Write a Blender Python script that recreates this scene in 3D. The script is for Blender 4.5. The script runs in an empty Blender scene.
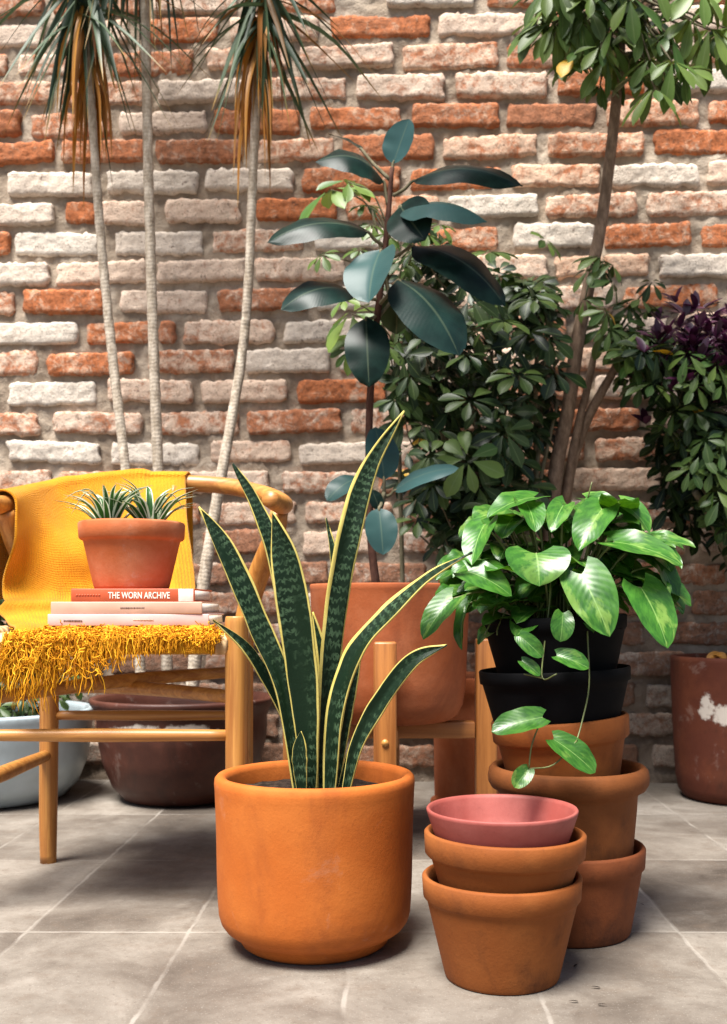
import bpy, bmesh, math, random
from mathutils import Vector, Matrix, noise
random.seed(7)
R = math.radians
D = bpy.data
scene = bpy.context.scene
COL = scene.collection

# ------------------------------------------------------------------ camera frame
F, CX, HY, CAMH = 1040.0, 389.0, 608.0, 0.5
def W(px, py, d):
    return Vector(((px - CX) / F * d, d, CAMH - (py - HY) / F * d))

# ------------------------------------------------------------------ mesh builder
class MB:
    def __init__(s):
        s.v, s.f, s.uv, s.col, s.mi = [], [], [], [], []
    def vert(s, p, uv=(0, 0), col=(.5, .5, .5)):
        s.v.append(Vector(p)); s.uv.append(uv); s.col.append(col)
        return len(s.v) - 1
    def face(s, idx, mi=0):
        s.f.append(tuple(idx)); s.mi.append(mi)
    def grid(s, rows, uvs=None, col=(.5, .5, .5), closed=False, mi=0):
        n = len(rows[0]); base = len(s.v)
        for i, r in enumerate(rows):
            for j, p in enumerate(r):
                s.vert(p, uvs[i][j] if uvs else (j / max(1, n - 1), i / max(1, len(rows) - 1)), col)
        for i in range(len(rows) - 1):
            for j in range(n if closed else n - 1):
                a = base + i * n + j; b = base + i * n + (j + 1) % n
                s.face((a, b, b + n, a + n), mi)
    def fan(s, ring, centre, col=(.5, .5, .5), flip=False, mi=0):
        c = s.vert(centre, (.5, .5), col)
        n = len(ring)
        for j in range(n):
            a, b = ring[j], ring[(j + 1) % n]
            s.face((b, a, c) if flip else (a, b, c), mi)
    def tube(s, path, rad, seg=10, smooth=4, col=(.5, .5, .5), cap=True, flat=1.0, mi=0):
        pts, rr = spline(path, rad, smooth)
        up = Vector((0, 0, 1))
        t0 = (pts[1] - pts[0]).normalized()
        if abs(t0.dot(up)) > .9: up = Vector((0, 1, 0))
        n0 = (up - t0 * up.dot(t0)).normalized()
        rows, L = [], 0
        uvs = []
        for i, p in enumerate(pts):
            t = (pts[min(i + 1, len(pts) - 1)] - pts[max(i - 1, 0)])
            if t.length < 1e-9: t = t0
            t = t.normalized()
            n0 = (n0 - t * n0.dot(t)).normalized()
            b = t.cross(n0)
            if i: L += (p - pts[i - 1]).length
            rows.append([p + (n0 * math.cos(a) + b * math.sin(a) * flat) * rr[i] for a in [2 * math.pi * k / seg for k in range(seg)]])
            uvs.append([(k / seg, L) for k in range(seg)])
        base = len(s.v)
        s.grid(rows, uvs, col, closed=True, mi=mi)
        if cap:
            s.fan([base + k for k in range(seg)], pts[0], col, True, mi)
            e = base + (len(rows) - 1) * seg
            s.fan([e + k for k in range(seg)], pts[-1], col, False, mi)
    def box(s, c, size, bev=0.0, rot=None, col=(.5, .5, .5), mi=0):
        bm = bmesh.new()
        bmesh.ops.create_cube(bm, size=1)
        bmesh.ops.scale(bm, vec=Vector(size), verts=bm.verts)
        if bev: bmesh.ops.bevel(bm, geom=bm.edges[:], offset=bev, segments=2, profile=.5, affect='EDGES')
        s.add_bm(bm, Matrix.Translation(Vector(c)) @ (rot.to_4x4() if rot else Matrix()), col, mi)
    def add_bm(s, bm, M, col=(.5, .5, .5), mi=0):
        b = len(s.v)
        bm.verts.ensure_lookup_table()
        for v in bm.verts: s.vert(M @ v.co, (0, 0), col)
        for f in bm.faces: s.face([b + v.index for v in f.verts], mi)
        bm.free()

def spline(path, rad, sub):
    P = [Vector(p) for p in path]
    rr = list(rad) if hasattr(rad, '__len__') else [rad] * len(P)
    if sub <= 1 or len(P) < 3:
        if len(P) == 2 and sub > 1:
            return [P[0].lerp(P[1], i / sub) for i in range(sub + 1)], [rr[0] + (rr[1] - rr[0]) * i / sub for i in range(sub + 1)]
        return P, rr
    out, ro = [], []
    for i in range(len(P) - 1):
        a = P[i - 1] if i else P[0] * 2 - P[1]
        b, c = P[i], P[i + 1]
        d = P[i + 2] if i + 2 < len(P) else P[-1] * 2 - P[-2]
        for k in range(sub):
            t = k / sub
            out.append(.5 * ((2 * b) + (c - a) * t + (2 * a - 5 * b + 4 * c - d) * t * t + (3 * b - a - 3 * c + d) * t ** 3))
            ro.append(rr[i] + (rr[i + 1] - rr[i]) * t)
    out.append(P[-1]); ro.append(rr[-1])
    return out, ro

def origin(o):
    p = Vector((0, 0, 0))
    while o is not None:
        p += o.location; o = o.parent
    return p

def obj(name, mb, mats, parent=None, loc=None, smooth=True, solid=0.0):
    """link the builder as one mesh; vertices are given in world space"""
    o0 = Vector(loc) if loc is not None else (origin(parent) if parent else Vector((0, 0, 0)))
    me = D.meshes.new(name)
    me.from_pydata([tuple(v - o0) for v in mb.v], [], mb.f)
    uvl = me.uv_layers.new(name='UVMap')
    for lp in me.loops:
        uvl.data[lp.index].uv = mb.uv[lp.vertex_index]
    ca = me.color_attributes.new('tint', 'FLOAT_COLOR', 'POINT')
    for i, c in enumerate(mb.col): ca.data[i].color = (c[0], c[1], c[2], 1)
    for m in (mats if isinstance(mats, (list, tuple)) else [mats]): me.materials.append(m)
    for p, mi in zip(me.polygons, mb.mi):
        p.use_smooth = smooth; p.material_index = mi
    me.update()
    o = D.objects.new(name, me); COL.objects.link(o)
    if parent:
        o.parent = parent
        if loc is not None: o.location = Vector(loc) - origin(parent)
    elif loc is not None: o.location = loc
    if solid:
        md = o.modifiers.new('thickness', 'SOLIDIFY'); md.thickness = solid; md.offset = 0
    return o

def thing(name, label, cat, loc, group=None):
    o = D.objects.new(name, None); COL.objects.link(o)
    o.location = loc; o.empty_display_size = .05
    return tag(o, label, cat, group)
def tag(o, label, cat, group=None):
    o['label'] = label; o['category'] = cat
    if group: o['group'] = group
    return o

# ------------------------------------------------------------------ materials
class NT:
    def __init__(s, name):
        s.m = D.materials.new(name); s.m.use_nodes = True
        s.t = s.m.node_tree; s.b = s.t.nodes['Principled BSDF']; s.out = s.t.nodes['Material Output']
    def n(s, typ, ins=None, **kw):
        x = s.t.nodes.new(typ)
        for k, v in kw.items(): setattr(x, k, v)
        for k, v in (ins or {}).items(): s.set(x.inputs[k], v)
        return x
    def set(s, sock, v):
        if isinstance(v, bpy.types.NodeSocket): s.t.links.new(v, sock)
        else:
            if sock.type == 'RGBA' and len(v) == 3: v = (*v, 1)
            sock.default_value = v
    def p(s, **kw):
        for k, v in kw.items(): s.set(s.b.inputs[k.replace('_', ' ')], v)
    def objc(s): return s.n('ShaderNodeTexCoord').outputs['Object']
    def uv(s): return s.n('ShaderNodeTexCoord').outputs['UV']
    def tint(s):
        return s.n('ShaderNodeSeparateColor', {0: s.n('ShaderNodeAttribute', attribute_name='tint').outputs['Color']}).outputs
    def noise(s, scale, detail=4, rough=.55, vec=None, dist=0):
        return s.n('ShaderNodeTexNoise', {'Vector': vec or s.objc(), 'Scale': scale, 'Detail': detail, 'Roughness': rough, 'Distortion': dist}).outputs[0]
    def scale(s, v, sc):
        return s.n('ShaderNodeMapping', {'Vector': v, 'Scale': sc}).outputs[0]
    def math(s, op, a, b=0.0, c=0.0, clamp=False):
        x = s.n('ShaderNodeMath', operation=op, use_clamp=clamp)
        s.set(x.inputs[0], a); s.set(x.inputs[1], b); s.set(x.inputs[2], c)
        return x.outputs[0]
    def ss(s, v, lo, hi):
        return s.n('ShaderNodeMapRange', {0: v, 1: lo, 2: hi, 3: 0.0, 4: 1.0}, interpolation_type='SMOOTHSTEP').outputs[0]
    def mix(s, f, a, b, mode='MIX'):
        x = s.n('ShaderNodeMix', data_type='RGBA', blend_type=mode)
        s.set(x.inputs[0], f); s.set(x.inputs[6], a); s.set(x.inputs[7], b)
        return x.outputs[2]
    def ramp(s, f, stops):
        x = s.n('ShaderNodeValToRGB', {0: f}); e = x.color_ramp.elements
        while len(e) < len(stops): e.new(.5)
        for q, (pos, c) in zip(e, stops): q.position = pos; q.color = (*c, 1)
        return x.outputs[0]
    def bump(s, h, strength=.3, dist=.002):
        s.set(s.b.inputs['Normal'], s.n('ShaderNodeBump', {'Height': h, 'Strength': strength, 'Distance': dist}).outputs[0])
    def hsv(s, c, val=1.0, sat=1.0, hue=.5):
        return s.n('ShaderNodeHueSaturation', {'Color': c, 'Value': val, 'Saturation': sat, 'Hue': hue}).outputs[0]
    def sep(s, v):
        return s.n('ShaderNodeSeparateXYZ', {0: v}).outputs

def terracotta(name, base, dark, pale, stain=.35, white=0.0, rough=.8, bumpk=.35, stains=()):
    q = NT(name); o = q.objc()
    n1 = q.noise(9, 5, .6, o); n2 = q.noise(38, 4, .6, o); n3 = q.noise(220, 3, .6, o)
    c = q.mix(q.ss(n1, .38, .72), base, pale)
    st = q.math('MULTIPLY', q.ss(q.noise(6, 6, .65, q.scale(o, (1, 1, .55)), .6), .48, .72), stain)
    c = q.mix(st, c, dark)
    c = q.mix(q.math('MULTIPLY', q.ss(n2, .55, .75), .22), c, dark)
    c = q.mix(q.math('MULTIPLY', q.ss(n3, .62, .72), .25), c, dark)
    if white:
        wm = q.math('MULTIPLY', q.ss(q.noise(11, 6, .7, o, .4), .60 - .1 * white, .68), white)
        c = q.mix(wm, c, (.55, .48, .42))
    for (x, z, rx_, rz_) in stains:
        xs = q.sep(o)
        d = q.math('ADD', q.math('POWER', q.math('DIVIDE', q.math('SUBTRACT', xs[0], x), rx_), 2.0), q.math('POWER', q.math('DIVIDE', q.math('SUBTRACT', xs[2], z), rz_), 2.0))
        front = q.ss(xs[1], .0, -.03)
        k = q.ss(q.math('ADD', d, q.math('MULTIPLY', q.math('SUBTRACT', q.noise(45, 6, .7), .5), 3.2)), 1.0, .35)
        c = q.mix(q.math('MULTIPLY', q.math('MULTIPLY', k, front), .85), c, (.60, .54, .47))
    q.p(Base_Color=c, Roughness=q.math('ADD', rough - .1, q.math('MULTIPLY', n2, .2)))
    q.b.inputs['Specular IOR Level'].default_value = .3
    q.bump(q.math('ADD', q.math('MULTIPLY', n2, .6), q.math('MULTIPLY', n3, .4)), bumpk, .0025)
    return q.m

M = {}
M['main_clay'] = terracotta('orange_clay', (.40, .096, .010), (.21, .046, .008), (.45, .122, .017), .6, white=.07, bumpk=.28)
M['clay'] = terracotta('flower_pot_clay', (.205, .054, .007), (.070, .019, .004), (.25, .076, .014), 1.0)
M['clay_dark'] = terracotta('old_pot_clay', (.135, .033, .007), (.045, .014, .006), (.18, .048, .012), .9)
M['clay_tan'] = terracotta('tan_pot_clay', (.145, .041, .006), (.05, .016, .004), (.19, .058, .012), .9)
M['clay_big'] = terracotta('planter_clay', (.30, .072, .018), (.15, .035, .012), (.36, .11, .042), .55)
M['clay_small'] = terracotta('washed_clay', (.42, .105, .030), (.26, .06, .02), (.54, .20, .095), .4, white=.2)
M['pot_brown'] = terracotta('brown_glaze', (.05, .015, .009), (.018, .008, .006), (.085, .028, .017), .6, white=.1, rough=.5, stains=[(-.06, .196, .09, .020), (.05, .200, .07, .018)])
M['pot_right'] = terracotta('weathered_clay', (.085, .020, .009), (.022, .011, .007), (.125, .033, .013), .75, white=.12, stains=[(-.128, .250, .016, .040), (-.095, .232, .030, .028)])

def plain(name, col, rough=.5, var=.12, scale=30, spec=.5, bumpk=0, coat=0):
    q = NT(name)
    n = q.noise(scale, 4)
    q.p(Base_Color=q.mix(q.ss(n, .35, .7), tuple(c * (1 - var) for c in col), tuple(min(1, c * (1 + var)) for c in col)), Roughness=q.math('ADD', rough - .08, q.math('MULTIPLY', n, .16)))
    q.b.inputs['Specular IOR Level'].default_value = spec
    if coat: q.p(Coat_Weight=coat, Coat_Roughness=.2)
    if bumpk: q.bump(q.noise(scale * 6, 3), bumpk)
    return q.m
M['pink'] = terracotta('pink_painted_clay', (.26, .058, .046), (.16, .036, .028), (.33, .095, .078), .6, rough=.6, bumpk=.2)
M['black'] = plain('black_plastic', (.0025, .0025, .003), .8, .2, 40, .08)
M['white_pot'] = plain('pale_glaze', (.38, .45, .48), .3, .12, 8, .5, .05)
M['soil'] = plain('soil', (.03, .02, .014), .95, .6, 90, .2, 1.0)
M['grit'] = plain('grit_soil', (.10, .085, .075), .95, .7, 110, .2, 1.0)
M['bark'] = None

def wood(name, a, b, ax='z'):
    q = NT(name); o = q.objc()
    sc = {'z': (60, 60, 3), 'x': (3, 60, 60), 'y': (60, 3, 60)}[ax]
    g = q.noise(1, 7, .7, q.scale(o, sc), .8)
    c = q.mix(q.ss(g, .3, .7), a, b)
    c = q.mix(q.math('MULTIPLY', q.ss(q.noise(5, 3), .5, .8), .25), c, tuple(x * .6 for x in a))
    q.p(Base_Color=c, Roughness=.42)
    q.bump(g, .12, .001)
    return q.m
M['wood_z'] = wood('oak_upright', (.30, .108, .020), (.55, .255, .060), 'z')
M['wood_x'] = wood('oak_rail', (.30, .108, .020), (.55, .255, .060), 'x')
M['stand_z'] = wood('stand_wood_upright', (.22, .070, .014), (.44, .170, .040), 'z')
M['stand_x'] = wood('stand_wood_bar', (.26, .09, .02), (.38, .145, .036), 'x')

def cloth_mat():
    q = NT('mustard_wool'); u = q.uv()
    w1 = q.n('ShaderNodeTexWave', {'Vector': u, 'Scale': 60.0, 'Distortion': 1.5, 'Detail': 2.0}, bands_direction='X').outputs[1]
    w2 = q.n('ShaderNodeTexWave', {'Vector': u, 'Scale': 90.0, 'Distortion': 1.5, 'Detail': 2.0}, bands_direction='Y').outputs[1]
    n = q.noise(14, 5)
    c = q.mix(q.ss(n, .3, .75), (.50, .185, .006), (.62, .265, .009))
    c = q.mix(q.math('MULTIPLY', w1, .12), c, (.55, .22, .008))
    q.p(Base_Color=c, Roughness=.9, Sheen_Weight=.25, Sheen_Roughness=.5)
    q.set(q.b.inputs['Sheen Tint'], (1, .8, .4))
    q.b.inputs['Specular IOR Level'].default_value = .15
    q.bump(q.math('ADD', q.math('ADD', w1, w2), q.math('MULTIPLY', q.noise(170, 4, .7), 2.5)), .6, .0018)
    return q.m
M['cloth'] = cloth_mat()
def yarn():
    q = NT('mustard_yarn')
    t = q.tint()
    c = q.ramp(t[0], [(0, (.30, .10, .003)), (.5, (.60, .25, .008)), (1, (.86, .48, .03))])
    q.p(Base_Color=c, Roughness=.9)
    q.b.inputs['Specular IOR Level'].default_value = .15
    return q.m
M['yarn'] = yarn()
def cord():
    q = NT('paper_cord'); u = q.uv()
    w = q.n('ShaderNodeTexWave', {'Vector': u, 'Scale': 1.0}, bands_direction='Y').outputs[1]
    q.p(Base_Color=q.mix(w, (.42, .26, .11), (.66, .46, .24)), Roughness=.8)
    q.bump(w, .8, .003)
    return q.m
M['cord'] = cord()

def leafmat(name, f, trans=.18, rough=.35, spec=.5, coat=0.0, bk=.4):
    """f(q, u, v, tint) -> colour socket ; u,v from UV"""
    q = NT(name); s = q.sep(q.uv())
    c, h = f(q, s[0], s[1], q.tint())
    q.p(Base_Color=c, Roughness=rough, Coat_Weight=coat, Coat_Roughness=.15)
    q.b.inputs['Specular IOR Level'].default_value = spec
    if h is not None: q.bump(h, bk, .0015)
    if trans:
        tr = q.n('ShaderNodeBsdfTranslucent', {'Color': q.hsv(c, 1.5, 1.1, .48)})
        mx = q.n('ShaderNodeMixShader', {0: trans, 1: q.b.outputs[0], 2: tr.outputs[0]})
        q.t.links.new(mx.outputs[0], q.out.inputs[0])
    return q.m
def au(q, u): return q.math('ABSOLUTE', q.math('SUBTRACT', u, .5))

def f_snake(q, u, v, t):
    a = au(q, u)
    vec = q.n('ShaderNodeCombineXYZ', {0: q.math('MULTIPLY', u, 2.2), 1: q.math('MULTIPLY', v, 42.0), 2: t[1]}).outputs[0]
    nn = q.noise(1, 5, .7, vec, 2.2)
    zig = q.math('MULTIPLY', q.math('PINGPONG', q.math('MULTIPLY', u, 5.0), .5), .5)
    band = q.math('SINE', q.math('ADD', q.math('MULTIPLY', q.math('ADD', v, q.math('MULTIPLY', zig, .016)), 430.0), q.math('MULTIPLY', nn, 15.0)))
    g = q.mix(q.ss(band, .0, 1.0), (.005, .014, .006), (.045, .082, .042))
    g = q.mix(q.ss(q.noise(1, 4, .6, q.scale(vec, (.5, .2, 1))), .38, .62), g, (.005, .015, .006))
    wig = q.math('MULTIPLY', q.math('SUBTRACT', q.noise(1, 4, .6, q.scale(vec, (.15, .22, 1))), .5), .11)
    el_ = q.ss(q.math('SUBTRACT', q.math('ADD', u, wig), t[0]), .012, -.012)
    er_ = q.ss(q.math('SUBTRACT', q.math('ADD', u, wig), q.math('SUBTRACT', 1.0, t[2])), -.012, .012)
    edge = q.math('MAXIMUM', el_, er_)
    c = q.mix(edge, g, q.mix(q.noise(1, 2, .5, vec), (.42, .33, .055), (.56, .47, .16)))
    return c, nn
M['snake'] = leafmat('snake_plant_leaf', f_snake, .03, .45, .14)

def f_rubber(q, u, v, t):
    a = au(q, u)
    vein = q.math('SINE', q.math('MULTIPLY', q.math('SUBTRACT', v, q.math('MULTIPLY', a, .45)), 150.0))
    top = q.mix(q.ss(q.noise(22, 3), .35, .7), (.003, .010, .007), (.008, .023, .017))
    top = q.mix(t[0], top, (.036, .084, .082))  # paler bluish sheen of lit leaves, painted into the base colour
    rib = q.ss(a, .030, .010)
    top = q.mix(q.math('MULTIPLY', rib, .22), top, (.16, .20, .12))
    under = q.mix(q.math('MULTIPLY', rib, .7), (.030, .040, .014), (.11, .10, .04))
    bf = q.n('ShaderNodeNewGeometry').outputs['Backfacing']
    return q.mix(bf, top, under), q.math('MULTIPLY', vein, .3)
M['rubber'] = leafmat('rubber_plant_leaf', f_rubber, .02, .36, .13, .0, .06)

def f_pothos(q, u, v, t):
    a = au(q, u)
    vec = q.n('ShaderNodeCombineXYZ', {0: q.math('MULTIPLY', a, 6.0), 1: q.math('MULTIPLY', q.math('SUBTRACT', v, q.math('MULTIPLY', a, .8)), 6.0), 2: q.math('MULTIPLY', t[1], 40.0)}).outputs[0]
    nn = q.noise(1, 5, .65, vec)
    big = q.noise(1, 2, .5, q.n('ShaderNodeCombineXYZ', {0: q.math('MULTIPLY', u, 2.5), 1: q.math('MULTIPLY', v, 2.0), 2: q.math('MULTIPLY', t[1], 90.0)}).outputs[0])
    g = q.mix(q.ss(nn, .3, .65), (.018, .080, .009), (.046, .150, .016))
    mk = q.math('MULTIPLY', q.ss(q.math('ADD', nn, q.math('MULTIPLY', q.math('SUBTRACT', big, .5), 2.2)), .55, .80), q.math('MULTIPLY', t[0], .55))
    c = q.mix(mk, g, (.24, .36, .075))
    c = q.mix(q.math('MULTIPLY', q.ss(a, .022, .006), .6), c, (.22, .36, .10))
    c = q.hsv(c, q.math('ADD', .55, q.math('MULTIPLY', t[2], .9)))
    h = q.math('SINE', q.math('MULTIPLY', q.math('SUBTRACT', v, q.math('MULTIPLY', a, .8)), 55.0))
    return c, h
M['pothos'] = leafmat('pothos_leaf', f_pothos, .20, .34, .42, .0, .05)

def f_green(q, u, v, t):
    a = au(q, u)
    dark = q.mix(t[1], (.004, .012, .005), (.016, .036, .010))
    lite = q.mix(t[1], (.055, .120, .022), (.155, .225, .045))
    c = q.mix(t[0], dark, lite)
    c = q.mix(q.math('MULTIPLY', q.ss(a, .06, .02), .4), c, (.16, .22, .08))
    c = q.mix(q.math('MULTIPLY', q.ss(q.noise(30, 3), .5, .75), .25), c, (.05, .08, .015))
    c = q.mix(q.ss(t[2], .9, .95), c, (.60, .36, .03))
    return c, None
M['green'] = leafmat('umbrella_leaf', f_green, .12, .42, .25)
def f_purple(q, u, v, t):
    return q.mix(t[1], (.016, .004, .010), (.085, .016, .055)), None
M['purple'] = leafmat('purple_leaf', f_purple, .1, .4, .5)
def f_drac(q, u, v, t):
    a = au(q, u)
    g = q.mix(t[1], (.012, .030, .012), (.080, .120, .062))
    dead = q.mix(t[1], (.16, .06, .014), (.52, .23, .035))
    c = q.mix(t[0], g, dead)
    st = q.noise(1, 2, .5, q.n('ShaderNodeCombineXYZ', {0: q.math('MULTIPLY', u, 9.0), 1: q.math('MULTIPLY', v, 2.0), 2: t[1]}).outputs[0])
    c = q.hsv(c, q.math('ADD', .6, q.math('MULTIPLY', st, .8)))
    c = q.mix(q.ss(v, q.math('SUBTRACT', .92, q.math('MULTIPLY', t[1], .25)), 1.0), c, (.34, .19, .04))
    return c, None
M['drac'] = leafmat('sword_leaf', f_drac, .1, .5, .3)
def f_spider(q, u, v, t):
    a = au(q, u)
    c = q.mix(q.ss(a, q.math('ADD', .22, q.math('MULTIPLY', t[0], .14)), q.math('ADD', .28, q.math('MULTIPLY', t[0], .14))), (.03, .10, .02), (.76, .80, .62))
    return c, None
M['spider'] = leafmat('striped_leaf', f_spider, .15, .45, .4)

def bark(name, a, b, ring=0):
    q = NT(name); o = q.objc(); u = q.uv()
    n = q.noise(1, 6, .72, q.scale(o, (70, 70, 26)))
    c = q.mix(q.ss(n, .35, .7), a, b); h = n
    if ring:
        w = q.n('ShaderNodeTexWave', {'Vector': q.scale(u, (.3, 1, 1)), 'Scale': float(ring), 'Distortion': 6.0, 'Detail': 4.0}, bands_direction='Y').outputs[1]
        c = q.mix(q.math('MULTIPLY', q.ss(w, .25, .0), .22), c, tuple(x * .5 for x in a)); h = q.math('ADD', n, q.math('MULTIPLY', w, .18))
    q.p(Base_Color=c, Roughness=.9)
    q.b.inputs['Specular IOR Level'].default_value = .2
    q.bump(h, .6, .004)
    return q.m
M['bark'] = bark('brown_bark', (.15, .098, .066), (.31, .215, .150))
M['bark_pale'] = bark('ringed_pale_bark', (.31, .25, .185), (.60, .52, .42), 30)
M['stem_green'] = bark('grey_green_stem', (.10, .09, .05), (.20, .17, .11))
M['stem_red'] = bark('dark_red_stem', (.045, .018, .012), (.10, .045, .03))
M['vine'] = plain('vine_stem', (.10, .12, .03), .5, .3, 50)

# ------------------------------------------------------------------ world, sun, camera
SUN_EL, SUN_AZ = 67.0, -34.0      # azimuth measured from -Y (towards camera side) to the left (-X)
wd = D.worlds.new('World'); scene.world = wd; wd.use_nodes = True
sky = wd.node_tree.nodes.new('ShaderNodeTexSky'); sky.sky_type = 'NISHITA'; sky.sun_disc = False
sd = Vector((math.sin(R(SUN_AZ)) * math.cos(R(SUN_EL)), -math.cos(R(SUN_AZ)) * math.cos(R(SUN_EL)), math.sin(R(SUN_EL))))
sky.sun_elevation = R(SUN_EL); sky.sun_rotation = math.atan2(sd.x, sd.y)
sky.dust_density = 2.5; sky.air_density = 1.0; sky.ozone_density = 1.0
wd.node_tree.links.new(sky.outputs[0], wd.node_tree.nodes['Background'].inputs[0])
wd.node_tree.nodes['Background'].inputs[1].default_value = .06
sl = D.lights.new('sun', 'SUN'); sl.energy = 4.9; sl.angle = R(27); sl.color = (1, .965, .91)
so = D.objects.new('sun', sl); COL.objects.link(so); so.rotation_euler = (-sd).to_track_quat('-Z', 'Y').to_euler(); so.location = sd * 6

cam = D.cameras.new('camera'); co = D.objects.new('camera', cam); COL.objects.link(co)
co.location = (0, 0, CAMH); co.rotation_euler = (R(90), 0, 0)
cam.sensor_fit = 'VERTICAL'; cam.sensor_height = 36; cam.lens = F / 1024 * 36
cam.shift_x = (363.5 - CX) / 1024; cam.shift_y = (HY - 512) / 1024
cam.clip_end = 200; cam.clip_start = .05
cam.dof.use_dof = True; cam.dof.focus_distance = 1.55; cam.dof.aperture_fstop = 7.0
scene.camera = co
scene.view_settings.view_transform = 'Standard'; scene.view_settings.look = 'None'
scene.view_settings.exposure = 1.32; scene.view_settings.gamma = 1
scene.render.resolution_x, scene.render.resolution_y = 727, 1024
scene.cycles.use_denoising = True

# ------------------------------------------------------------------ patio floor
def floor_mat():
    q = NT('stone_tiles'); o = q.objc(); s = q.sep(o)
    wob = q.math('MULTIPLY', q.math('SUBTRACT', q.noise(14, 3), .5), .010)
    tx = q.math('DIVIDE', q.math('ADD', q.math('ADD', s[0], .0565), wob), .2515)
    ty = q.math('DIVIDE', q.math('ADD', q.math('SUBTRACT', s[1], 1.605), wob), .458)
    ix, iy = q.math('FLOOR', tx), q.math('FLOOR', ty)
    fx = q.math('MULTIPLY', q.math('PINGPONG', tx, .5), .2515)
    fy = q.math('MULTIPLY', q.math('PINGPONG', ty, .5), .458)
    e = q.math('MINIMUM', fx, fy)
    rnd = q.n('ShaderNodeTexWhiteNoise', {0: q.n('ShaderNodeCombineXYZ', {0: ix, 1: iy}).outputs[0]}, noise_dimensions='2D')
    n1 = q.noise(5, 6, .65, o, .3); n2 = q.noise(23, 5, .65); n3 = q.noise(120, 3)
    c = q.ramp(q.math('ADD', q.math('MULTIPLY', n1, .80), q.math('MULTIPLY', rnd.outputs[0], .20)),
               [(.30, (.058, .045, .035)), (.44, (.112, .092, .074)), (.56, (.172, .148, .122)), (.72, (.262, .232, .197))])
    c = q.mix(q.math('MULTIPLY', q.ss(n2, .48, .72), .5), c, (.115, .085, .062))
    c = q.mix(q.math('MULTIPLY', q.ss(q.noise(11, 6, .7), .56, .74), .22), c, (.34, .31, .27))
    c = q.mix(q.math('MULTIPLY', q.ss(n3, .58, .70), .4), c, (.09, .07, .055))
    c = q.mix(q.math('MULTIPLY', q.ss(q.noise(340, 2), .62, .70), .35), c, (.36, .33, .29))
    c = q.mix(q.math('MULTIPLY', q.ss(q.noise(58, 6, .75), .60, .68), .45), c, (.07, .05, .038))
    gr = q.ss(q.math('ADD', e, q.math('MULTIPLY', q.math('SUBTRACT', n2, .5), .006)), .0044, .0012)
    c = q.mix(q.math('MULTIPLY', gr, q.math('MULTIPLY', q.ss(q.noise(7, 5), .34, .66), .62)), c, (.33, .30, .262))
    q.p(Base_Color=c, Roughness=q.math('ADD', .45, q.math('MULTIPLY', n2, .35)))
    q.b.inputs['Specular IOR Level'].default_value = .35
    h = q.math('SUBTRACT', q.math('ADD', q.math('MULTIPLY', n2, .5), q.math('ADD', q.math('MULTIPLY', n3, .25), n1)), q.math('MULTIPLY', q.ss(e, .010, .003), .35))
    q.bump(h, .35, .006)
    return q.m
mb = MB()
mb.grid([[(x, y, 0) for x in (-30, -3, 3, 30)] for y in (-30, -1, 3.2, 30)])
fl = obj('patio_floor', mb, floor_mat()); fl['kind'] = 'structure'

# ------------------------------------------------------------------ brick wall
WD0, WSL = 2.985, -.037           # front of bricks: depth at X=0 and slope (the right side is nearer)
def brick_mat():
    q = NT('old_brick'); o = q.objc(); t = q.tint()
    # t0 = amount of limewash, t1 = clay redness, t2 = random
    off = q.n('ShaderNodeVectorMath', {0: o, 1: q.n('ShaderNodeCombineXYZ', {2: q.math('MULTIPLY', t[2], 7.0)}).outputs[0]}, operation='ADD').outputs[0]
    n1 = q.noise(26, 8, .74, off, .6); n2 = q.noise(80, 6, .7, off); n3 = q.noise(210, 3, .6, off)
    clay = q.mix(t[1], (.36, .19, .12), (.48, .158, .062))
    clay = q.mix(q.ss(n2, .40, .66), clay, q.hsv(clay, .50))
    clay = q.mix(q.math('MULTIPLY', q.ss(n1, .5, .8), .55), clay, q.mix(t[1], (.46, .33, .25), (.62, .26, .12)))
    wash = q.mix(q.noise(30, 4, .6, off), (.50, .425, .345), (.78, .705, .61))
    wash = q.mix(q.math('MULTIPLY', t[1], .85), wash, (.68, .43, .285))
    lvl = q.math('SUBTRACT', .80, q.math('MULTIPLY', t[0], .60))
    comb = q.math('ADD', q.math('MULTIPLY', n1, .75), q.math('MULTIPLY', n2, .25))
    mk = q.ss(comb, q.math('SUBTRACT', lvl, .09), q.math('ADD', lvl, .09))
    c = q.mix(mk, clay, wash)
    c = q.mix(q.math('MULTIPLY', q.ss(q.noise(45, 6, .7, off), .52, .68), .40), c, q.mix(t[1], (.24, .20, .17), (.30, .11, .05)))
    c = q.mix(q.math('MULTIPLY', q.ss(n3, .57, .68), .65), c, (.13, .08, .055))
    c = q.mix(q.math('MULTIPLY', q.ss(q.noise(38, 6, .75, off), .60, .67), .8), c, (.10, .055, .04))
    c = q.mix(q.math('MULTIPLY', q.ss(q.noise(9, 7, .75, q.objc(), .4), .585, .66), .65), c, (.42, .335, .26))
    c = q.mix(q.math('MULTIPLY', q.ss(q.noise(2.2, 5, .7, q.objc(), .5), .48, .66), .28), c, (.16, .10, .07))
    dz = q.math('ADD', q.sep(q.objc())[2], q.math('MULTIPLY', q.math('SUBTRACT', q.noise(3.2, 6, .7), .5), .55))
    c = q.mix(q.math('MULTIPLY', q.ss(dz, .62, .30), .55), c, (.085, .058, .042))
    q.p(Base_Color=c, Roughness=.93)
    q.b.inputs['Specular IOR Level'].default_value = .15
    q.bump(q.math('ADD', n2, q.math('ADD', q.math('MULTIPLY', n3, .5), n1)), .7, .006)
    return q.m
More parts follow.
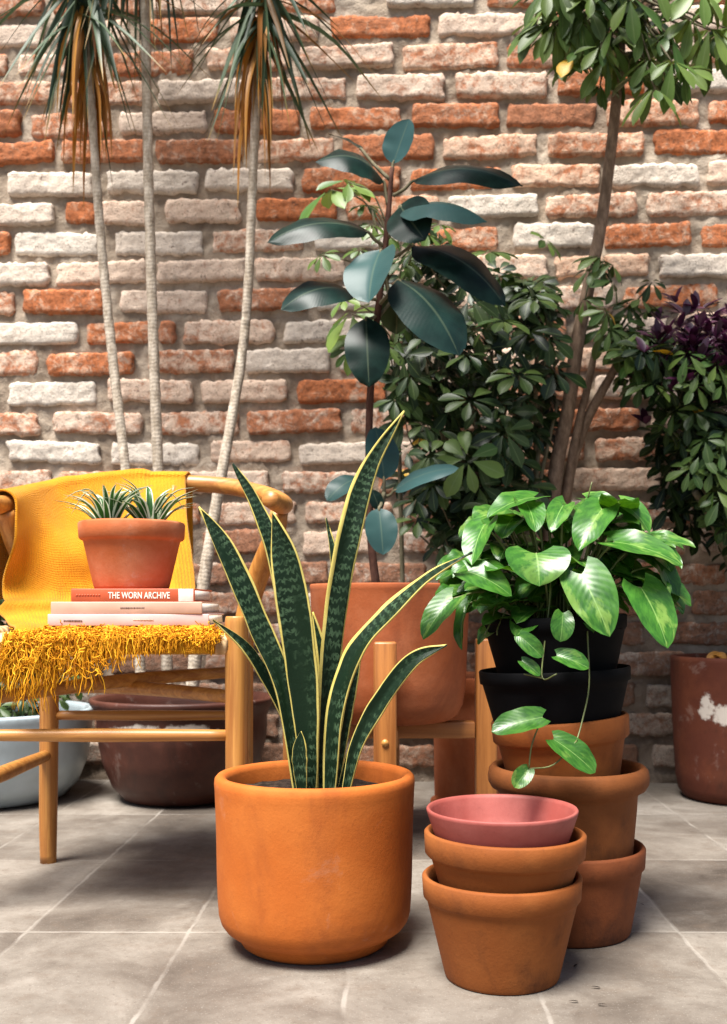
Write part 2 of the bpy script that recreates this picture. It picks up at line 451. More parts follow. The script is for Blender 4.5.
def mortar_mat():
    q = NT('mortar')
    n1, n2, n3 = q.noise(6, 6, .65), q.noise(45, 5, .65), q.noise(190, 3)
    c = q.ramp(n1, [(.3, (.20, .15, .108)), (.5, (.35, .28, .212)), (.7, (.49, .41, .325))])
    c = q.mix(q.math('MULTIPLY', q.ss(n2, .5, .72), .4), c, (.16, .125, .10))
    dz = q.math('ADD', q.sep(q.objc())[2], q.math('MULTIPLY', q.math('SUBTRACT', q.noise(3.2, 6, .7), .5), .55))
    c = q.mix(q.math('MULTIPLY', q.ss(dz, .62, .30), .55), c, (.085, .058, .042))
    q.p(Base_Color=c, Roughness=.95)
    q.b.inputs['Specular IOR Level'].default_value = .1
    q.bump(q.math('ADD', n2, q.math('MULTIPLY', n3, .6)), .8, .006)
    return q.m
ROWS = {
 -1: [(-40,42,'R'),(52,140,'R'),(152,236,'P'),(248,335,'R'),(387,475,'W'),(486,570,'R'),(582,668,'P'),(680,770,'R')],
 0: [(-55,42,'C'),(55,128,'P'),(142,218,'O'),(230,318,'P'),(331,430,'O'),(439,530,'P'),(541,627,'R'),(640,730,'P')],
 1: [(-80,6,'R'),(18,100,'P'),(112,192,'R'),(206,288,'R'),(300,393,'P'),(403,498,'R'),(507,590,'R'),(602,690,'P'),(700,790,'R')],
 2: [(-40,50,'R'),(60,148,'R'),(159,244,'C'),(264,346,'P'),(356,445,'P'),(455,548,'P'),(559,645,'O'),(656,750,'W')],
 3: [(-60,20,'O'),(30,110,'R'),(120,206,'C'),(214,299,'O'),(310,401,'O'),(412,499,'O'),(507,595,'B'),(607,700,'Q'),(711,800,'O')],
 4: [(-35,54,'O'),(63,146,'R'),(157,240,'R'),(258,334,'R'),(343,434,'O'),(444,537,'Q'),(548,644,'Q'),(655,744,'O')],
 5: [(-90,-5,'W'),(7,92,'W'),(107,197,'W'),(206,293,'W'),(303,400,'O'),(411,502,'O'),(512,600,'Q'),(612,700,'W'),(709,790,'P')],
 6: [(-40,53,'W'),(65,95,'O'),(103,150,'P'),(165,240,'P'),(257,336,'O'),(346,439,'Q'),(449,538,'G'),(547,637,'R'),(649,736,'P')],
 7: [(-80,9,'O'),(14,98,'W'),(114,202,'W'),(212,304,'P'),(315,400,'W'),(410,498,'O'),(514,594,'G'),(605,692,'O'),(703,790,'O')],
 8: [(-40,48,'W'),(56,147,'P'),(157,246,'P'),(255,345,'P'),(355,445,'P'),(456,546,'P'),(556,650,'Q'),(660,750,'W')],
 9: [(-70,13,'R'),(24,103,'O'),(119,206,'P'),(218,306,'R'),(318,400,'W'),(410,500,'P'),(510,614,'P'),(625,718,'Q')],
 10: [(-20,76,'G'),(87,150,'O'),(159,175,'R'),(184,273,'P'),(284,370,'W'),(380,466,'P'),(476,566,'R'),(576,668,'P'),(680,767,'P')],
 11: [(-50,37,'R'),(47,133,'O'),(149,233,'R'),(246,330,'W'),(339,422,'W'),(434,520,'P'),(532,620,'Q'),(631,720,'R')],
 12: [(8,95,'W'),(108,192,'P'),(202,286,'P'),(297,386,'O'),(398,486,'P'),(497,586,'R'),(597,690,'P')],
 13: [(-40,38,'R'),(53,142,'P'),(154,238,'P'),(248,341,'R'),(351,438,'P'),(449,536,'R'),(548,640,'R')],
 14: [(7,100,'W'),(110,198,'W'),(210,290,'P'),(300,387,'W'),(398,480,'P'),(492,585,'R'),(597,690,'R')],
 15: [(-40,50,'P'),(60,150,'P'),(180,268,'P'),(283,367,'P'),(378,465,'R'),(477,560,'R')],
 16: [(115,200,'P'),(212,295,'P'),(306,391,'P')],
}
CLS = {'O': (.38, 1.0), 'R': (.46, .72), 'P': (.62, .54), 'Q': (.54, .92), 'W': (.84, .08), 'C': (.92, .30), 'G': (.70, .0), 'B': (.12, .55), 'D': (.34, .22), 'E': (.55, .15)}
rw = random.Random(11)
def wall_pt(X, Z, out=0.0):      # out>0: towards the camera
    return Vector((X, WD0 + WSL * X - out, Z))
def brick(mb, x0, x1, z0, z1, cls):
    wsh, red = CLS[cls]
    col = (min(1, max(0, wsh + rw.uniform(-.10, .10))), min(1, max(0, red + rw.uniform(-.12, .12))), rw.random())
    seed = Vector((rw.uniform(0, 90), rw.uniform(0, 90), rw.uniform(0, 90)))
    nx, nz = max(6, int((x1 - x0) / .0085)), 9
    prot = rw.uniform(-.006, .006); tl = rw.uniform(-.014, .014); er = rw.uniform(.7, 1.5)
    cx, cz, hw, hh = (x0 + x1) / 2, (z0 + z1) / 2, (x1 - x0) / 2, (z1 - z0) / 2
    rows = []
    for j in range(nz + 1):
        b = -1 + 2 * j / nz; r = []
        for i in range(nx + 1):
            a = -1 + 2 * i / nx
            # rounded outline
            ex, ez = hw * a, hh * b
            dx, dz = hw - abs(ex), hh - abs(ez)
            cr = .010
            if dx < cr and dz < cr:
                d = math.hypot(cr - dx, cr - dz)
                if d > cr:
                    k = cr / d
                    ex = math.copysign(hw - cr + (cr - dx) * k, a); ez = math.copysign(hh - cr + (cr - dz) * k, b)
                edge = max(0, cr - d)
            else: edge = min(dx, dz)
            X, Z = cx + ex, cz + ez + tl * a * .3
            q = Vector((X, Z, 0)) + seed
            rough = noise.noise(q * 34) * .0022 + noise.noise(q * 85) * .0034 + noise.noise(q * 12) * .003
            fall = max(0, 1 - edge / .009); dome = -.0035 * fall * fall
            out = prot + rough * (1 + .6 * fall) + dome * er
            if fall > 0:
                w = (noise.noise(q * 26 + Vector((3, 1, 7))) * .0038 + noise.noise(q * 80 + Vector((3, 1, 7))) * .0050) * er
                Z += w * fall * (1 if b > 0 else -1) * (1 if abs(b) > .9 else .4); X += noise.noise(q * 40 + Vector((9, 4, 2))) * .008 * fall
            r.append(wall_pt(X, Z, out))
        rows.append(r)
    b0 = len(mb.v); n = nx + 1
    mb.grid(rows, None, col, mi=1)
    # skirt into the mortar
    ring = [b0 + i for i in range(n)] + [b0 + j * n + nx for j in range(1, nz + 1)] + [b0 + nz * n + i for i in range(nx - 1, -1, -1)] + [b0 + j * n for j in range(nz - 1, 0, -1)]
    base = len(mb.v)
    for k in ring: mb.vert(mb.v[k] + Vector((0, .045, 0)), (0, 0), col)
    L = len(ring)
    for k in range(L): mb.face((ring[(k + 1) % L], ring[k], base + k, base + (k + 1) % L), 1)
wall = MB()
XL, XR, PITCH = -2.7, 2.7, .0873
px2x = lambda px: (lambda t: WD0 * t / (1 - WSL * t))((px - CX) / F)
ZT = CAMH + (HY - 32) / F * (WD0 + WSL * px2x(60))   # row 0, measured at left
for k in range(-5, 25):
    z = ZT - k * PITCH
    if z < .03: continue
    segs = [(px2x(a), px2x(b), c) for a, b, c in ROWS.get(k, [])]
    if not segs:
        off = rw.uniform(-.02, .02) + (.14 if k % 2 else 0)
        segs = [(off - .12, off + .125, None)]
    out = list(segs)
    x = segs[0][0] - .037
    while x > XL: L = rw.uniform(.235, .262); out.insert(0, (x - L, x, None)); x -= L + rw.uniform(.028, .042)
    x = segs[-1][1] + .037
    while x < XR: L = rw.uniform(.235, .262); out.append((x, x + L, None)); x += L + rw.uniform(.028, .042)
    for x0, x1, c in out:
        if c is None:
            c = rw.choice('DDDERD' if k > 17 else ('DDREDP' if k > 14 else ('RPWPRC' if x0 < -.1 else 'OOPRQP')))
        h = .0318 + rw.uniform(-.0025, .003)
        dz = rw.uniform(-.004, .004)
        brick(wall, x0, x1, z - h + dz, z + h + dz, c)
# mortar face and wall body
nx, nz = 520, 270; zt = 2.75
rows = []
for j in range(nz + 1):
    Z = zt * j / nz
    rows.append([wall_pt(X, Z, -.0150 + noise.noise(Vector((X * 11, Z * 11, 3))) * .009 + noise.noise(Vector((X * 42, Z * 42, 8))) * .007 + noise.noise(Vector((X * 95, Z * 95, 5))) * .004) for X in [XL + (XR - XL) * i / nx for i in range(nx + 1)]])
wall.grid(rows, None, (.5, .5, .5), mi=0)
b = len(wall.v)
for X in (XL, XR):
    for Z in (0, zt):
        for o in (-.03, -.24): wall.vert(wall_pt(X, Z, o))
wall.face((b + 1, b + 3, b + 7, b + 5)); wall.face((b, b + 2, b + 3, b + 1)); wall.face((b + 4, b + 5, b + 7, b + 6)); wall.face((b + 2, b + 6, b + 7, b + 3))
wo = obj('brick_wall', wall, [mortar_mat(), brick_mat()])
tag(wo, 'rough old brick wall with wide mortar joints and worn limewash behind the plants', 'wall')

# ------------------------------------------------------------------ lathe pots
def lathe(mb, prof, c, seg=72, wob=.0, M4=None, col=(.5, .5, .5), seed=0, fine=True):
    """prof = [(r,z)] outside bottom -> rim -> inside bottom"""
    c = Vector(c)
    P = []
    if fine:
        for i in range(len(prof) - 1):
            (r0, z0), (r1, z1) = prof[i], prof[i + 1]
            n = max(1, int(math.hypot(r1 - r0, z1 - z0) / .012))
            P += [(r0 + (r1 - r0) * k / n, z0 + (z1 - z0) * k / n) for k in range(n)]
        P.append(prof[-1])
    else: P = prof
    rows = []
    for r, z in P:
        row = []
        for k in range(seg):
            a = 2 * math.pi * k / seg
            w = 1 + wob * noise.noise(Vector((math.cos(a) * 1.3 + seed, math.sin(a) * 1.3, z * 7 + seed)))
            p = Vector((math.cos(a) * r * w, math.sin(a) * r * w, z))
            row.append(c + (M4 @ p if M4 else p))
        rows.append(row)
    b = len(mb.v)
    mb.grid(rows, None, col, closed=True)
    for row_i, flip, (r, z) in ((0, True, P[0]), (len(rows) - 1, False, P[-1])):
        if r > 1e-4:
            q = Vector((0, 0, z))
            mb.fan([b + row_i * seg + k for k in range(seg)], c + (M4 @ q if M4 else q), col, flip)

def rim_pot(r_base, r_neck, r_rim, h, band, wall=.009, lip=.004):
    """classic flower pot with a rim band"""
    return [(r_base - .006, 0), (r_base - .0015, .0015), (r_base, .005), (r_neck - .001, h - band - .004), (r_neck, h - band - .001), (r_rim - .004, h - band + .001),
            (r_rim - .0015, h - band + .004), (r_rim, h - lip), (r_rim - .002, h - .001), (r_rim - .005, h), (r_rim - wall + .003, h - .0005), (r_rim - wall, h - .004),
            (r_neck - wall, h - band), (r_base - wall + .002, .012)]
def soil_disc(name, mat, parent, c, r, z, amp=.006, tilt=None):
    mb = MB(); rows = []
    for i in range(1, 9):
        rr = r * i / 8
        rows.append([Vector((c[0] + math.cos(a) * rr, c[1] + math.sin(a) * rr, z + noise.noise(Vector((math.cos(a) * rr * 40 + c[0] * 9, math.sin(a) * rr * 40, 1))) * amp)) for a in [2 * math.pi * k / 40 for k in range(40)]])
    b = len(mb.v); mb.grid(rows, None, closed=True)
    mb.fan([b + k for k in range(40)], (c[0], c[1], z + .002), flip=True)
    return obj(name, mb, mat, parent)

# ---- front stack of pots
FS = (502, 1.415); sx = (FS[0] - CX) / F * FS[1]
G1 = 'stacked terracotta flower pots'
mb = MB(); lathe(mb, rim_pot(.078, .1025, .1085, .1395, .033, lip=.003), (sx, FS[1], 0), wob=.012, seed=1)
tag(obj('flower_pot', mb, M['clay'], loc=(sx, FS[1], 0)), 'terracotta flower pot at the bottom of the front stack under the pink bowl', 'flower pot', G1)
mb = MB(); lathe(mb, rim_pot(.068, .1005, .1095, .144, .034, lip=.003), (sx + .002, FS[1], .0535), wob=.012, seed=2, M4=Matrix.Rotation(R(.8), 3, 'Y'))
tag(obj('flower_pot', mb, M['clay'], loc=(sx + .002, FS[1], .0535)), 'terracotta flower pot in the front stack, directly holding the pink bowl', 'flower pot', G1)
mb = MB(); lathe(mb, [(.050, 0), (.068, .002), (.080, .015), (.090, .032), (.1025, .070), (.1030, .0735), (.1015, .0755), (.0985, .0745), (.0965, .070), (.086, .034), (.074, .018), (.055, .010)], (sx, FS[1], .1535), wob=.006, seed=3)
tag(obj('pink_bowl', mb, M['pink'], loc=(sx, FS[1], .1535)), 'shallow dusty pink clay bowl nested on top of the front pot stack', 'bowl')

# ---- rear stack
RY = 1.62; rx = (567 - CX) / F * RY
mb = MB(); lathe(mb, rim_pot(.098, .1150, .1205, .134, .034), (rx, RY, 0), wob=.01, seed=4)
tag(obj('flower_pot', mb, M['clay_dark'], loc=(rx, RY, 0)), 'brown terracotta pot on the floor at the base of the stack under the trailing plant', 'flower pot', G1)
mb = MB()
lathe(mb, [(.094, 0), (.098, .003), (.1055, .085), (.1065, .105), (.110, .112), (.119, .116), (.1235, .124), (.1245, .134), (.1225, .144), (.117, .150), (.111, .149), (.109, .142), (.100, .09), (.09, .012)], (rx + .001, RY, .106), wob=.01, seed=5)
tag(obj('flower_pot', mb, M['clay_tan'], loc=(rx + .001, RY, .106)), 'tan terracotta pot with a thick rolled rim, middle of the stack behind the pink bowl', 'flower pot', G1)
Tm = Matrix.Rotation(R(-4.5), 3, 'Y')
mb = MB(); lathe(mb, rim_pot(.080, .098, .1065, .132, .036), (rx - .002, RY, .20), wob=.01, seed=6, M4=Tm)
tag(obj('flower_pot', mb, M['clay'], loc=(rx - .002, RY, .20)), 'tilted terracotta pot, topmost clay pot of the stack, directly under black plastic pots', 'flower pot', G1)
Tb = Matrix.Rotation(R(-2.5), 3, 'Y')
def nursery(rb, rn, rr, h): return [(rb - .004, 0), (rb, .003), (rn, h - .022), (rr - .001, h - .020), (rr, h - .002), (rr - .002, h), (rr - .005, h - .001), (rn - .004, h - .02), (rb - .003, .006)]
bx = (558 - CX) / F * RY
mb = MB(); lathe(mb, nursery(.082, .112, .117, .145), (bx, RY, .262), M4=Tb)
tag(obj('nursery_pot', mb, M['black'], loc=(bx, RY, .262)), 'black plastic nursery pot, empty, wedged in the tilted terracotta pot and holding another black pot', 'plant pot')

# ------------------------------------------------------------------ leaf builder
def leaf(mb, base, tip, w, nrm, shape, bend=0.0, side=0.0, fold=0.0, nv=10, nu=4, lobe=0.0, wave=0.0, col=(.5, .5, .5), uvlen=False, droop=None, twist=0.0, ctrl=None):
    B, T = Vector(base), Vector(tip)
    L = (T - B).length; N = Vector(nrm)
    ax = (T - B).normalized()
    N = (N - ax * N.dot(ax))
    if N.length < 1e-4: N = ax.orthogonal()
    N.normalize(); S = ax.cross(N)
    if ctrl is None:
        C = (B + T) / 2 + N * bend + S * side
        cen = lambda t: B * (1 - t) ** 2 + C * 2 * t * (1 - t) + T * t * t
    else:
        pts, _ = spline([B] + [Vector(c) for c in ctrl] + [T], 1, 12)
        def cen(t):
            x = max(0, min(1, t)) * (len(pts) - 1); i = min(int(x), len(pts) - 2)
            return pts[i].lerp(pts[i + 1], x - i)
        L = sum((pts[i + 1] - pts[i]).length for i in range(len(pts) - 1))
    sd = random.uniform(0, 50)
    rows, uvs = [], []
    for i in range(nv + 1):
        v = i / nv; r = []; uu = []
        for j in range(nu + 1):
            u = -1 + 2 * j / nu
            ve = v - lobe * abs(u) ** 1.4 * (1 - v) ** 3
            e = .004
            c = cen(max(0, ve)) if ve >= 0 else B + (cen(.02) - B).normalized() * ve * L
            t = (cen(min(1, max(0, ve) + e)) - cen(max(0, min(1, ve) - e))).normalized()
            s = t.cross(N).normalized(); n = s.cross(t)
            if twist:
                M3 = Matrix.Rotation(twist * v, 3, t); s = M3 @ s; n = M3 @ n
            hw = w / 2 * shape(v)
            p = c + s * u * hw + n * (fold * (abs(u) ** 1.3) * hw)
            if wave: p += n * wave * L * abs(u) * noise.noise(Vector((v * 5, u * .8, sd)))
            r.append(p); uu.append((u * .5 + .5, v * L if uvlen else v))
        rows.append(r); uvs.append(uu)
    mb.grid(rows, uvs, col)
ell = lambda k=.5, p=.8: (lambda v: (max(0, math.sin(math.pi * max(0, min(1, v)) ** k)) ** p) * .99 + .01 * (1 - v))
S_OVAL = lambda v: max(.03 * (1 - v), (max(0, 1 - (2 * v ** .92 - 1) ** 2)) ** .62)
S_OBOV = lambda v: max(.05 * (1 - v), (max(0, math.sin(math.pi * v ** 1.55))) ** .72)
S_HEART = lambda v: max(0, (.52 + 1.05 * v ** .5) * (1 - v ** 1.4) ** .76) * .90 if v < 1 else 0
S_ROUND = lambda v: max(0, (.42 + 1.2 * v ** .6) * max(0, 1 - v ** 1.7) ** .62) * .80
S_SNAKE = lambda v: (.42 + .58 * math.sin(min(1, v / .55) * math.pi / 2)) * (1 if v < .6 else max(0, 1 - ((v - .6) / .4) ** 1.9))
S_BLADE = lambda v: max(0, (.7 + .3 * min(1, v * 5)) * (1 - v ** 2.2))

# ------------------------------------------------------------------ snake plant in the orange pot
MY = 1.555; mx = (315 - CX) / F * MY
sp = thing('potted_snake_plant', 'tall snake plant with yellow edged banded leaves in a large orange clay pot', 'potted plant', (mx, MY, 0))
mb = MB()
H = .254
lathe(mb, [(.090, 0), (.102, .0015), (.1085, .006), (.1125, .013), (.1165, .0185), (.1245, .0235), (.1325, .0295), (.1385, .038), (.1418, .050), (.1432, .070), (.1445, .10), (.1462, .17), (.1482, H - .022), (.1490, H - .013), (.1480, H - .005), (.1445, H - .001), (.1385, H), (.1325, H - .003), (.1300, H - .010), (.1285, H - .03), (.1250, H - .08)], (mx, MY, 0), seg=96, wob=.008, seed=8)
obj('pot', mb, M['main_clay'], sp)
soil_disc('soil', M['soil'], sp, (mx, MY), .1275, H - .030)
zs = H - .035
def snake(path, w, dy0, dy1, nrm=(0, -1, 0), el=.08, er=.08, twist=0.0, fold=.22, shape=S_SNAKE):
    n = len(path)
    pts = [W(px, py, MY + dy0 + (dy1 - dy0) * (i / (n - 1))) for i, (px, py) in enumerate(path)]
    pts[0].z = min(pts[0].z, zs)
    mb = MB(); sd = random.uniform(0, 60)
    shp = lambda v: shape(v) * (1 + .10 * noise.noise(Vector((v * 9, sd, 0))))
    leaf(mb, pts[0], pts[-1], w * .86 / F * MY, nrm, shp, ctrl=pts[1:-1], fold=fold, nv=44, nu=8, wave=.012, col=(el * .6, random.random(), er * .6), uvlen=True, twist=twist)
    obj('leaf', mb, M['snake'], sp, solid=.0026)
snake([(299, 782), (284, 690), (256, 619), (225, 548), (199, 507)], 26, -.02, -.02, (.35, -1, .1), .04, .12)
snake([(306, 782), (296, 690), (277, 566), (256, 505), (233, 464)], 19, .03, .05, (.5, -1, 0), .05, .16)
snake([(309, 782), (307, 720), (298, 634), (286, 562), (273, 512)], 38, -.03, -.03, (-.1, -1, .05), .07, .09, fold=.3)
snake([(322, 782), (326, 712), (335, 615), (350, 530), (369, 468), (404, 411)], 28, .005, .02, (.15, -1, 0), .24, .09)
snake([(329, 782), (336, 712), (354, 658), (386, 617), (426, 580), (472, 552)], 32, -.03, -.05, (-.35, -1, .35), .20, .06, twist=R(-50))
snake([(344, 782), (358, 744), (384, 697), (414, 660), (447, 645)], 20, -.045, -.07, (-.35, -1, .15), .08, .04, fold=.35)
snake([(299, 782), (292, 735), (270, 685), (245, 647), (213, 620)], 14, .035, .0, (.5, -1, .3), .10, .06)
snake([(322, 782), (325, 720), (322, 660), (313, 612)], 18, .045, .06, (-.3, -1, 0), .5, .35)
snake([(336, 782), (345, 730), (352, 690), (362, 640)], 12, .05, .06, (.3, -1, 0), .1, .2)
snake([(303, 782), (300, 760), (301, 731)], 17, -.055, -.055, (-.2, -1, 0), .04, .04)
snake([(338, 782), (352, 752), (370, 728)], 10, .0, .02, (-.4, -1, .2), .14, .1)
snake([(330, 782), (338, 690), (337, 600), (334, 556), (326, 518)], 11, .06, .10, (0, -1, 0), .10, .1)

# ------------------------------------------------------------------ pothos in the black pot
pz = .352
pp = thing('potted_pothos', 'leafy trailing pothos with glossy heart shaped variegated leaves on top of the pot stack', 'potted plant', (bx, RY, pz))
mb = MB(); lathe(mb, nursery(.080, .107, .111, .135), (bx, RY, pz), M4=Tb)
obj('pot', mb, M['black'], pp)
soil_disc('soil', M['soil'], pp, (bx, RY), .105, pz + .118)
crownP = W(560, 612, RY)
def PZ(zx, zy): return (400 + zx / 2.423, 480 + zy / 2.423)
def pleaf(b, t, w, d, var=.6, val=.5, nrm=(0, -.75, .65), bend=.012, fold=.25, td=0.0, stem=True):
    """b,t in zoomed pixels, d = depth of the base relative to the pot centre, td = extra depth of the tip"""
    B = W(*PZ(*b), RY + d); T = W(*PZ(*t), RY + d + td)
    mb = MB()
    leaf(mb, B, B.lerp(T, .95), w * .92 / 2.423 / F * RY, nrm, S_HEART if stem else S_ROUND, bend=bend, fold=fold, nv=14, nu=8, lobe=.24 if stem else .12, wave=.05, col=(var, random.random(), val))
    lf = obj('leaf', mb, M['pothos'], pp)
    if stem:
        vines = MB()
        root = Vector((bx + (B.x - bx) * .35, RY + (B.y - RY) * .35, pz + .12))
        mid = (root + B) / 2 + Vector((0, 0, .03))
        vines.tube([root, mid, B], [.0022, .002, .0016], 6, 5); obj('petiole', vines, M['vine'], lf)
UPN = (0, -.5, .85)
pleaf((330, 178), (338, 262), 190, -.10, .45, .6, (0, -.8, .6), .012, .2, -.03)
pleaf((165, 222), (276, 285), 105, -.10, .15, .55, (-.2, -.6, .8), .012, .2, -.02)
pleaf((440, 228), (512, 388), 142, -.12, .75, .55, (-.15, -.9, .4), .014, .22, -.04)
pleaf((585, 262), (652, 416), 138, -.09, .85, .8, (.2, -.85, .5), .012, .18, -.03)
pleaf((520, 150), (695, 212), 120, -.08, .8, .6, (0, -.55, .85), .014, .25, -.03)
pleaf((490, 70), (430, 178), 118, -.04, .8, .6, (-.2, -.7, .7), .012, .3, -.05)
pleaf((205, 108), (172, 212), 100, -.05, .3, .75, (-.4, -.6, .7), .012, .3, -.05)
pleaf((325, 42), (205, 95), 96, -.02, .2, .7, (-.1, -.5, .85), .014, .3, -.05)
pleaf((305, 55), (330, 130), 92, -.03, .4, .7, (.2, -.7, .7), .01, .3, -.06)
pleaf((395, 62), (365, 130), 75, -.03, .3, .7, (0, -.6, .8), .01, .3, -.05)
pleaf((450, 45), (535, 88), 92, .02, .5, .7, (0, -.5, .85), .012, .3, -.03)
pleaf((535, 55), (608, 132), 92, .0, .4, .65, (.3, -.6, .75), .012, .3, -.03)
pleaf((590, 150), (722, 166), 88, .0, .5, .65, (.1, -.5, .85), .014, .3, -.02)
pleaf((630, 205), (668, 305), 82, -.02, .2, .35, (.5, -.8, .3), .01, .3, -.02)
pleaf((128, 288), (52, 392), 92, -.06, .55, .5, (-.5, -.8, .4), .012, .3, -.02)
pleaf((165, 300), (150, 418), 58, -.05, .1, .25, (-.8, -.5, .1), .012, .5, -.01)
pleaf((395, 322), (388, 396), 74, -.13, .15, .35, (0, -.95, .3), .006, .25, -.01, False)
pleaf((290, 378), (348, 432), 58, -.13, .2, .4, (-.2, -.9, .4), .006, .35, -.01, False)
pleaf((295, 438), (342, 476), 42, -.13, .3, .5, (-.2, -.8, .6), .005, .35, -.01, False)
pleaf((380, 425), (462, 458), 68, -.135, .4, .45, (0, -.8, .6), .006, .35, -.01, False)
pleaf((345, 575), (215, 612), 92, -.15, .1, .3, (0, -.75, .65), .008, .25, -.01, False)
pleaf((372, 628), (478, 714), 96, -.15, .45, .4, (.15, -.8, .6), .008, .25, -.01, False)
pleaf((312, 700), (275, 748), 58, -.155, .6, .4, (0, -.85, .5), .005, .3, -.01, False)
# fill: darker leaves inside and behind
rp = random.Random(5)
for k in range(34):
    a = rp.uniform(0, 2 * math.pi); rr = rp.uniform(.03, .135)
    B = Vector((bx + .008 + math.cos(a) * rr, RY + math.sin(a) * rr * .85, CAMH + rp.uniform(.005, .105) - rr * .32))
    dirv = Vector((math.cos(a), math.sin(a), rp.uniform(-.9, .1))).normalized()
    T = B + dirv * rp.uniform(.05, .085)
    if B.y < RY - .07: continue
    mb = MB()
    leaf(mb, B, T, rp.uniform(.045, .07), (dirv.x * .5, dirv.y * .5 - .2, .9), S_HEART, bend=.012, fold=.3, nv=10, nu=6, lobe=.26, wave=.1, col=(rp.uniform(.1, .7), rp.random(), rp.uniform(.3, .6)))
    lf = obj('leaf', mb, M['pothos'], pp); vines = MB()
    vines.tube([Vector((bx + math.cos(a) * .04, RY + math.sin(a) * .04, pz + .12)), (B + Vector((bx, RY, pz + .2))) / 2, B], [.0022, .002, .0016], 6, 4); obj('petiole', vines, M['vine'], lf)
rp = random.Random(15)
for k in range(96):
    x = rp.uniform(466, 652); y = rp.uniform(503, 600)
    if ((x - 565) / 118) ** 2 + ((y - 600) / 100) ** 2 > 1: continue
    d = rp.uniform(-.02, .09)
    B = W(x, y, RY + d); a = math.atan2(y - 600, x - 565) + rp.gauss(0, .5)
    dirv = Vector((math.cos(a) * .8, -.55, -.35 + rp.gauss(0, .2))).normalized()
    mb = MB()
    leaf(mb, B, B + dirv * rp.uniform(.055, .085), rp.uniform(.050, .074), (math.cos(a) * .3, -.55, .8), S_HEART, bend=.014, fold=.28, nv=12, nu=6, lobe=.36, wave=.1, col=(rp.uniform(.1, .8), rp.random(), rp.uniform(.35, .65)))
    lf = obj('leaf', mb, M['pothos'], pp); vines = MB()
    rt_ = Vector((bx + (B.x - bx) * .3, RY + (B.y - RY) * .3, pz + .12))
    vines.tube([rt_, (rt_ + B) / 2 + Vector((0, 0, .02)), B], [.0022, .002, .0016], 6, 4); obj('petiole', vines, M['vine'], lf)
def vine(pts, d0, d1):
    n = len(pts); vines = MB()
    vines.tube([W(*PZ(*p), RY + d0 + (d1 - d0) * i / (n - 1)) for i, p in enumerate(pts)], .0012, 6, 5); obj('vine', vines, M['vine'], pp)
vine([(365, 240), (362, 300), (350, 400), (345, 480), (380, 470)], -.07, -.13)
vine([(450, 300), (455, 390), (458, 500), (440, 590), (428, 632)], -.09, -.15)
vine([(345, 480), (300, 470)], -.13, -.13); vine([(345, 575), (320, 640), (312, 700)], -.15, -.155); vine([(312, 700), (372, 690), (428, 632)], -.155, -.15)
vine([(240, 260), (225, 330), (205, 375)], -.05, -.08); vine([(280, 270), (240, 350), (235, 375)], -.05, -.08)
vine([(455, 45), (465, 5)], .02, .02)

# ------------------------------------------------------------------ rubber plant, its planter and stand
UY = 2.30; ux = (390 - CX) / F * UY
zr, zb = .552, .252
rb = thing('potted_rubber_plant', 'rubber plant with big dark leathery leaves in a terracotta planter on a wooden stand', 'potted plant', (ux, UY, zb))
mb = MB(); hh = zr - zb
lathe(mb, [(.118, 0), (.135, .004), (.150, .016), (.160, .036), (.166, .075), (.176, hh - .012), (.1775, hh - .003), (.1755, hh), (.166, hh), (.164, hh - .006), (.160, hh - .06)], (ux, UY, zb), wob=.008, seed=12)
obj('planter', mb, M['clay_big'], rb)
soil_disc('soil', M['grit'], rb, (ux, UY), .163, zr - .012, .014)
stem = MB()
stem.tube([W(377, 592, UY), W(371, 540, UY), W(369, 480, UY), W(370, 400, UY), W(377, 320, UY), W(386, 240, UY), W(392, 168, UY)], [.010, .009, .0085, .0085, .008, .007, .005], 10, 6)
obj('stem', stem, M['stem_red'], rb)
def rleaf(b, t, w, d0=0, d1=0, nrm=(0, -.5, .85), bend=.02, fold=.12, side=0, root=None, wv=.03, lit=.0):
    B = W(*b, UY + d0); T = W(*t, UY + d1)
    mb = MB()
    leaf(mb, B, T, w / F * UY, nrm, S_OVAL, bend=bend, side=side, fold=fold, nv=16, nu=8, wave=wv, col=(lit, random.random(), .5))
    lf = obj('leaf', mb, M['rubber'], rb)
    if root:
        pet = MB(); pet.tube([W(*root, UY), B.lerp(W(*root, UY), .4) + Vector((0, 0, -.004)), B, B.lerp(T, .08)], [.0045, .0038, .0034, .002], 8, 4); obj('petiole', pet, M['stem_green'], lf)
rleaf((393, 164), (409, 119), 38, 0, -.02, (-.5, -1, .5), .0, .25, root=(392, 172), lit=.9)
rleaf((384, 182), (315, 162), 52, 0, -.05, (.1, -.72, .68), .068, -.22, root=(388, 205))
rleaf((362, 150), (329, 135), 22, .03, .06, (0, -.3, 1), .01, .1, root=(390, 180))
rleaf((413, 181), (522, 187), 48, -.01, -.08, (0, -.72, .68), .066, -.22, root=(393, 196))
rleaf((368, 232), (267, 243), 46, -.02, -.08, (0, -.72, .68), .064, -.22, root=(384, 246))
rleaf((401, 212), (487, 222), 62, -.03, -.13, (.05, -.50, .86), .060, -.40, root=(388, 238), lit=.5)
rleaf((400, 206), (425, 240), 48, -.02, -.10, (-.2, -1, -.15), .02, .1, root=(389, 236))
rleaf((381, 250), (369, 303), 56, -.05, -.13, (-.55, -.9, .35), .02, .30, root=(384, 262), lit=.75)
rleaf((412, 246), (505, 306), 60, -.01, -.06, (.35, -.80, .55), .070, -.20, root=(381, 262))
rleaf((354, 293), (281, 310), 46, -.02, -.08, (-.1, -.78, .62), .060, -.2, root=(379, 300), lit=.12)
rleaf((398, 280), (459, 356), 70, -.04, -.13, (.45, -.88, .25), .055, -.2, root=(378, 306), lit=.15)
